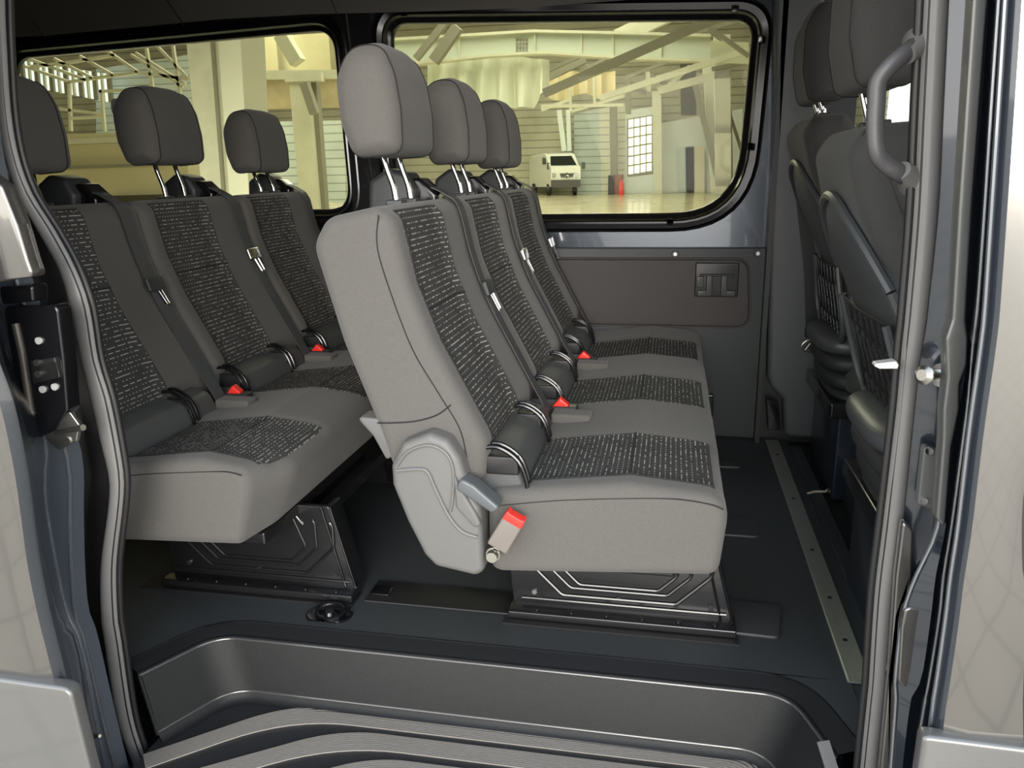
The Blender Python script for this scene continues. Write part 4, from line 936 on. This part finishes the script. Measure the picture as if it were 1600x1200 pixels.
m.loft(rows, mat('yellow_sheet', (.62, .55, .36), .7), closed=False); tag(m.build('hanging_sheet'), 'yellowish folded sheet hanging right of the pale one', 'sheet')
# wall panels and doors on the right part of the back wall
def slab(name, p4, D, th, mt, lab, cat='panel', group=None, st_=False):
    m = MB(); m.prism([H(x, y, D) for x, y in p4], (0, th, 0), mt); o = m.build(name, smooth=False)
    if st_: return struct(o, lab)
    return tag(o, lab, cat, group)
slab('wall_panel', ((897, 178), (936, 170), (940, 303), (897, 303)), 60.5, .2, WALLB, 'pale blue corrugated wall panel right of the parked van', st_=True)
slab('wall_panel', ((936, 170), (977, 162), (977, 303), (940, 303)), 60.4, .2, corr('corrugated_grey_white', (.66, .66, .56), .5), 'grey-white corrugated wall panel', st_=True)
dr = thing('hangar_door', 'tall white hangar door with bright glazed squares', 'door', H(1000, 300, 60))
m = MB(); m.prism([H(*p, 60) for p in ((977, 174), (1024, 165), (1024, 303), (977, 303))], (0, .15, 0), PANELW); m.build('door_leaf', dr, smooth=False)
m = MB(); m.prism([H(*p, 59.98) for p in ((980, 186), (1021, 179), (1021, 272), (980, 277))], (0, .02, 0), STEELG); m.build('glazing_frame', dr, smooth=False)
for i in range(6):
    for j in range(4):
        x0 = 982+9.5*j; y0_ = 187-1.6*j+14.6*i; p = [H(*q, 59.95) for q in ((x0, y0_+.6), (x0+7.6, y0_-.6), (x0+7.6, y0_+11.6), (x0, y0_+12.4))]
        m = MB(); m.prism(p, (0, .03, 0), mat('daylit_pane', (1, 1, 1), .3, emis=1.1)); m.build('pane', dr, smooth=False)
slab('wall_panel', ((1029, 193), (1110, 178), (1160, 170), (1160, 305), (1029, 303)), 59.5, .25, PANELW, 'white flat wall panel with a doorway', st_=True)
wd = thing('side_door', 'narrow open doorway with a pale leaf in the white panel', 'door', H(1078, 302, 59))
m = MB(); m.prism([H(*p, 59.3) for p in ((1071, 230), (1084, 229), (1084, 301), (1073, 301))], (0, .1, 0), mat('doorway_dark', (.02, .02, .02), .8)); m.build('dark_opening', wd, smooth=False)
m = MB(); m.prism([H(*p, 59.1) for p in ((1085, 229), (1101, 228), (1101, 301), (1085, 301))], (0, .1, 0), mat('door_leaf_cream', (.62, .6, .46), .6)); m.build('door_leaf', wd, smooth=False)
m = MB(); m.prism([H(*p, 59.2) for p in ((1056, 231), (1071, 230), (1071, 300), (1058, 300))], (0, .1, 0), mat('door_leaf_blue', (.5, .58, .58), .6)); m.build('door_leaf', wd, smooth=False)
# structural members seen through window_1
bm_ = [((1108, 100), (1122, 300), 52, .8, .8, STEELW, 'tall cream column right of the doorway', 'column'),
       ((1128, 56), (1130, 302), 50, .9, .9, corr('column_grey', (.55, .55, .47), 3), 'wide grey column near the right window edge', 'column'),
       ((1086, 130), (1124, 290), 51, .35, .35, STEELG, 'slanting grey brace leaning on the cream column', 'brace'),
       ((850, 146), (1145, 17), 30, .22, .3, STEELG, 'long grey roof rail rising to the upper right', 'beam'),
       ((938, 153), (1166, 79), 36, .2, .25, STEELW, 'long thin pale rail below the roof rail', 'beam'),
       ((1028, 142), (1112, 120), 48, .35, .4, STEELW, 'short pale beam left of the cream column', 'beam'),
       ((965, 62), (1046, 24), 42, .5, .6, STEELW, 'pale roof beam rising from the girder end', 'beam'),
       ((848, 124), (915, 92), 43, .35, .4, STEELG, 'grey roof truss chord under the girder, left', 'beam'),
       ((962, 55), (1060, 10), 44, .3, .5, STEELW, 'outer pale roof beam above the girder end', 'beam'),
       ((890, 124), (892, 174), 38, .12, .12, STEELW, 'left hanger post of the pale pipe frame', 'post'),
       ((928, 115), (929, 162), 38, .12, .12, STEELW, 'right hanger post of the pale pipe frame', 'post'),
       ((846, 166), (975, 164), 37.4, .14, .14, STEELW, 'level pipe of the pale pipe frame', 'pipe'),
       ((846, 172), (892, 155), 39, .14, .14, STEELW, 'left sloping pipe of the pale pipe frame', 'pipe'),
       ((892, 174), (975, 150), 39, .14, .14, STEELW, 'right sloping pipe of the pale pipe frame', 'pipe'),
       ((980, 124), (982, 178), 50, .3, .3, STEELG, 'short post above the glazed hangar door', 'post'),
       ((984, 130), (1009, 145), 50.8, .25, .25, STEELG, 'brace falling right above the glazed door', 'brace'),
       ((1015, 114), (1043, 134), 49.8, .25, .25, STEELG, 'brace falling right beside the white panel', 'brace'),
       ((1045, 134), (1078, 104), 48.4, .25, .25, STEELW, 'brace rising right to the dark wall slot', 'brace'),
       ((1012, 112), (1014, 143), 49, .25, .25, STEELW, 'short hanger post between the two braces', 'post'),
       ((1096, 34), (1170, 88), 33, .16, .16, STEELG, 'thin dark roof tie falling to the right window edge', 'beam'),
       ((874, 172), (882, 236), 58, .35, .35, PANELW, 'slim white pipe on the wall above the parked van', 'pipe'),
       ((888, 172), (890, 236), 58, .3, .3, PANELW, 'second slim white pipe beside the first, nearer the blue panel', 'pipe'),
       ((1026, 143), (1028, 303), 58, .6, .6, STEELW, 'door post right of the glazed hangar door', 'post'),
       ((958, 165), (960, 300), 59, .5, .4, STEELG, 'narrow wall post left of the glazed hangar door', 'post'),
       ((1075, 100), (1076, 180), 56, 1.0, .3, mat('slot_dark', (.08, .08, .07), .8), 'dark vertical slot in the wall above the doorway', 'slot'),
       ((1140, 172), (1142, 300), 53, .25, .25, STEELG, 'thin rack upright at the right window edge', 'post'),
       ((1136, 165), (1160, 240), 54, .2, .2, STEELG, 'slanting rack rail at the right window edge', 'beam')]
for p, q, D, w, h, mt, lab, cat in bm_:
    beam({'column': 'hall_column', 'brace': 'hall_brace', 'beam': 'roof_beam', 'post': 'hall_post', 'pipe': 'hall_pipe', 'slot': 'wall_slot'}[cat], (H(*p, D), H(*q, D)), w, h, mt, lab, cat)
for p, q, D, w, lab in (((968, 60), (1052, 10), 43.2, .18, 'thin tie left of the pale beam above the girder end'), ((1060, 60), (1166, 28), 45, .2, 'thin rail high in the right window corner'), ((1058, 15), (1128, 62), 45.5, .18, 'dark diagonal crossing near the right window corner'),
                     ((852, 112), (905, 88), 42, .2, 'upper dark truss chord below the girder'), ((900, 92), (948, 118), 46.8, .16, 'thin dark truss web right of the yellow sheet'), ((946, 92), (905, 112), 47.6, .16, 'thin truss web over the yellow sheet'),
                     ((966, 96), (1046, 92), 52, .25, 'level rail under the duct panel'), ((980, 120), (1046, 96), 51.8, .2, 'rising truss chord above the glazed door'), ((1112, 92), (1168, 62), 49.4, .2, 'rising pipe at the right window edge'), ((1112, 108), (1166, 98), 49.4, .22, 'pale pipe under the rising one at the right window edge'),
                     ((678, 96), (716, 42), 37, .45, 'latticed diagonal beam left of the girder web'), ((650, 92), (700, 30), 38.5, .3, 'grey diagonal beam behind the tallest headrest')):
    beam('roof_tie', (H(*p, D), H(*q, D)), w, w, STEELG, lab, 'beam')
# upper wall strip behind trusses
slab('wall_panel', ((965, 58), (1170, 66), (1170, 100), (965, 92)), 47, .2, corr('duct_green', (.52, .55, .42), 9), 'pale duct panel continuing the girder line', st_=True)
# parked white van
def parked_van():
    base = at(870, 303, Z=ZG); D = 56.; c = H(868, 302, D)
    root = thing('parked_van', 'white panel van parked far away in the hall', 'van', (c.x, D, ZG))
    WP = mat('van_white', (.85, .88, .84), .35, coat=.5); s_ = 1.0
    k = D*.98/1230; Wd = 42*k; Hh = 62*k; sw = 22*k; zb = H(868, 301, D).z
    # front face is 210 px wide region at right, body side at left
    xl, xr_, xm = H(835, 300, D).x, H(907, 300, D).x, H(861, 300, D).x
    z = lambda py: H(870, py, D).z
    body = [(0, z(292)), (0, z(262)), (.45, z(258)), (1.35, z(240)), (2.0, z(238)), (6.0, z(240)), (6.3, z(248)), (6.3, z(294))]
    fl = Vector((xm, D, 0)); fr2 = Vector((xr_, D, 0)); bl = Vector((xl, D+4.2, 0)); ax_ = (fr2-fl); bx_ = Vector((H(835, 290, D+4).x-xm, 4.2, 0)).normalized()
    m = MB(); rings = []
    for t in (0, .04, .5, .96, 1):
        ins = .12 if t in (0, 1) else 0; rings.append([fl+ax_*t+bx_*d+Vector((0, 0, zz_-(ins*.8 if zz_ > z(250) else 0)))+bx_*ins*0 for d, zz_ in body])
    m.loft(rings, WP); m.build('body', root, angle=30)
    g = mat('van_glass', (.02, .025, .025), .1); dk = mat('van_cladding', (.09, .09, .09), .6)
    def quad(name, pts, mt, off=.03, par=root):
        q = MB(); q.prism([fl+ax_*t+bx_*(d)+Vector((0, 0, z(py))) for t, d, py in pts], (0, -off, 0), mt); return q.build(name, par, smooth=False)
    quad('windscreen', ((.06, .46, 258.5), (.94, .46, 258.5), (.86, 1.15, 243.5), (.14, 1.15, 243.5)), g, .12)
    gr = quad('grille', ((.30, -.0, 271), (.78, 0, 271), (.74, 0, 277), (.34, 0, 277)), dk, .06)
    q = MB(); cc_ = fl+ax_*.54+Vector((0, -.09, z(274))); q.tube([cc_+Vector((.16*math.cos(t), 0, .16*math.sin(t))) for t in np.linspace(0, 2*math.pi, 17)[:-1]], .025, CHROME, 6, closed=True)
    for t in (90, 210, 330): q.tube([cc_, cc_+Vector((.16*math.cos(math.radians(t)), 0, .16*math.sin(math.radians(t))))], .02, CHROME, 6)
    q.build('emblem', gr)
    quad('bumper', ((.0, -.02, 281), (1, -.02, 281), (1, -.02, 293), (0, -.02, 293)), dk, .12)
    for t in (.10, .86):
        quad('headlight', ((t-.07, -.01, 270), (t+.08, -.01, 271), (t+.07, -.01, 277), (t-.05, -.01, 278)), mat('headlight', (.5, .52, .5), .2, metal=.5), .05)
    for t, d in ((.05, .9), (.95, .9), (.02, 4.8)):
        q = MB(); cc_ = fl+ax_*t+bx_*d+Vector((0, -.1, z(294))); cc_.z = ZG+.40
        q.tube([cc_+Vector((-.13, 0, 0)), cc_+Vector((.13, 0, 0))], .40, RUB, 18); q.build('wheel', root)
    q = MB(); q.prism([fl+bx_*1.2+Vector((-.03, 0, z(256))), fl+bx_*2.1+Vector((-.03, 0, z(256))), fl+bx_*2.1+Vector((-.03, 0, z(245))), fl+bx_*1.4+Vector((-.03, 0, z(246)))], (-.03, 0, 0), g); q.build('side_glass', root, smooth=False)
    for s2 in (-.12, 1.06):
        q = MB(); cc_ = fl+ax_*s2+Vector((0, .6, z(260))); q.box(cc_.x-.12, cc_.x+.12, cc_.y-.08, cc_.y+.08, cc_.z-.2, cc_.z+.25, dk, .04); q.build('mirror', root)
    return root
parked_van()
m = MB(); c = H(957, 302, 57); m.box(H(950, 300, 57).x, H(959, 300, 57).x, 57, 58, ZG, H(950, 274, 57).z, mat('dark_cabinet', (.05, .05, .06), .6)); tag(m.build('cabinet', smooth=False), 'dark cabinet left of the glazed hangar door', 'cabinet')
m = MB(); m.box(H(959.5, 300, 57).x, H(972, 300, 57).x, 57.1, 58, ZG, H(950, 273, 57).z, mat('red_brown_cabinet', (.22, .09, .06), .6)); tag(m.build('cabinet', smooth=False), 'reddish brown cabinet beside the dark one', 'cabinet')
m = MB(); c = H(971, 300, 56); m.tube([(c.x, 56, ZG), (c.x, 56, ZG+.8), (c.x, 56, ZG+1.0)], [.16, .16, .06], RED, 14); tag(m.build('fire_extinguisher'), 'small red extinguisher in front of the reddish cabinet', 'extinguisher')
# ---- left window: column, machine, canopy frame
D = 16
col_ = thing('concrete_column', 'massive pale concrete column behind the rear window', 'column', H(340, 320, D))
m = MB(); a0, a1 = H(290, 60, D), H(338, 60, D); b0, b1 = H(320, 330, D), H(352, 330, D)
def tap(x0t, x1t, x0b, x1b, D0, D1, mt, nm, par):
    q = MB(); t0, t1 = H(x0t, -10, D0), H(x1t, -10, D0); u0, u1 = H(x0b, 360, D0), H(x1b, 360, D0)
    q.loft([[u0, u1, u1+Vector((0, D1, 0)), u0+Vector((0, D1, 0))], [t0, t1, t1+Vector((0, D1, 0)), t0+Vector((0, D1, 0))]], mt); return q.build(nm, par, smooth=False)
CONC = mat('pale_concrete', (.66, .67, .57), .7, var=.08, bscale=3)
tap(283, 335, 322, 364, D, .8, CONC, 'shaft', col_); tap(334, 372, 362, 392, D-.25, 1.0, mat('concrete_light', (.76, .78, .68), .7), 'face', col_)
beam('down_pipe', (H(329, 20, D-.4), H(352, 330, D-.4)), .07, .07, STEELG, '', par=col_)
col2 = thing('steel_column', 'slim cream column right of the concrete column', 'column', H(480, 325, 34))
beam('shaft', (H(470, 122, 34), H(488, 330, 34)), .9, .5, STEELW, '', par=col2); beam('shaft', (H(488, 122, 34.2), H(504, 330, 34.2)), .5, .4, STEELG, '', par=col2)
beam('cross_head', (H(448, 122, 33.8), H(505, 120, 33.8)), .4, .35, STEELW, '', par=col2)
beam('roof_beam', (H(375, 118, 34), H(540, 116, 34)), .3, .35, STEELW, 'level cream beam over the slim column', 'beam')
beam('roof_beam', (H(440, 55, 30), H(466, 98, 30)), .5, .5, STEELW, 'short cream stub beam under the roof, right rear window', 'beam')
beam('hall_brace', (H(476, 130, 33), H(492, 178, 33)), .35, .35, STEELG, 'slanting brace at the slim column head', 'brace')
slab('wall_panel', ((370, 122), (540, 120), (540, 168), (370, 172)), 50, .3, mat('wood_band', (.40, .34, .20), .7, var=.15, bscale=1), 'brown band below the beam', st_=True)
slab('wall_panel', ((370, 60), (530, 50), (530, 112), (370, 112)), 49, .3, corr('roof_yellow', (.58, .54, .34), 3.5, 'X'), 'yellowish upper wall', st_=True)
slab('wall_panel', ((425, 190), (540, 188), (540, 330), (425, 330)), 48, .3, WALLB, 'pale corrugated wall behind the slim column', st_=True)
# machine: beige clad box
mc = thing('beige_machine', 'big beige clad machine housing below the pipe frame', 'machine', H(160, 320, 22))
m = MB(); p = [H(x, y, 22) for x, y in ((30, 212), (292, 204), (296, 345), (30, 345))]; m.prism(p, (0, 3, 0), mat('beige_cladding', (.56, .52, .34), .5)); m.build('housing', mc, smooth=False)
beam('ledge', (H(90, 222, 21.8), H(262, 216, 21.8)), .3, .15, STEELW, '', par=mc); beam('ledge', (H(90, 262, 21.8), H(265, 256, 21.8)), .2, .08, STEELG, '', par=mc)
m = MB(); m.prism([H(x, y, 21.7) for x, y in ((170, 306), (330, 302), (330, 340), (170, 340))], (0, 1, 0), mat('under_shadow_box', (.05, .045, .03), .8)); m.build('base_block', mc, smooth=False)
m = MB(); m.prism([H(x, y, 21.5) for x, y in ((338, 290), (378, 278), (392, 300), (392, 325), (338, 325))], (0, 1, 0), mat('dull_box', (.42, .42, .33), .7)); tag(m.build('equipment_box', smooth=False), 'small pale equipment box at the foot of the concrete column', 'box')
cf = thing('pipe_frame', 'pale pipe frame with sloping roof tubes above the machine', 'frame', H(150, 210, 24))
for p, q in (((40, 104), (108, 128)), ((108, 128), (215, 113)), ((215, 113), (298, 124)), ((40, 90), (135, 125)), ((85, 92), (145, 122)), ((125, 88), (178, 118)), ((168, 80), (216, 113)), ((48, 104), (100, 99)), ((100, 99), (180, 86)), ((108, 128), (111, 205)), ((158, 140), (164, 206)), ((228, 70), (240, 145)), ((270, 70), (282, 150)), ((155, 143), (212, 140)), ((212, 83), (290, 132)), ((205, 86), (286, 136)), ((245, 72), (292, 120)), ((90, 170), (160, 178)), ((112, 185), (160, 182))):
    beam('tube', (H(*p, 24), H(*q, 24)), .09, .09, STEELW, '', par=cf)
# clerestory windows left
cw = thing('clerestory_window', 'slanting row of bright clerestory windows at the upper left', 'window', H(90, 140, 52))
m = MB(); m.prism([H(x, y, 52) for x, y in ((20, 92), (170, 116), (172, 160), (20, 130))], (0, .2, 0), mat('clerestory_light', (.8, .88, 1), .4, emis=1.0)); m.build('glazing', cw, smooth=False)
for i in range(14):
    u = i/13; beam('mullion', (H(22+148*u, 90+26*u, 51.8), H(26+148*u, 134+26*u, 51.8)), .3 if i % 2 else .12, .2, STEELG if i % 2 else STEELW, '', par=cw)
slab('wall_panel', ((150, 108), (330, 80), (330, 210), (150, 210)), 54, .3, WALLB, 'pale wall behind the pipe frame', st_=True)
m = MB(); c = H(181, 168, 23.5); m.loft(superq((c.x, c.y, c.z), .14, .14, .28, .8, 1, 8, 12), mat('dark_cloth', (.05, .06, .08), .8)); c = H(182, 159, 23.5); m.loft(superq((c.x, c.y, c.z), .08, .08, .1, 1, 1, 8, 12), mat('dark_cloth2', (.03, .03, .03), .8)); tag(m.build('spotlight'), 'small dark lamp standing on the beige machine', 'lamp')
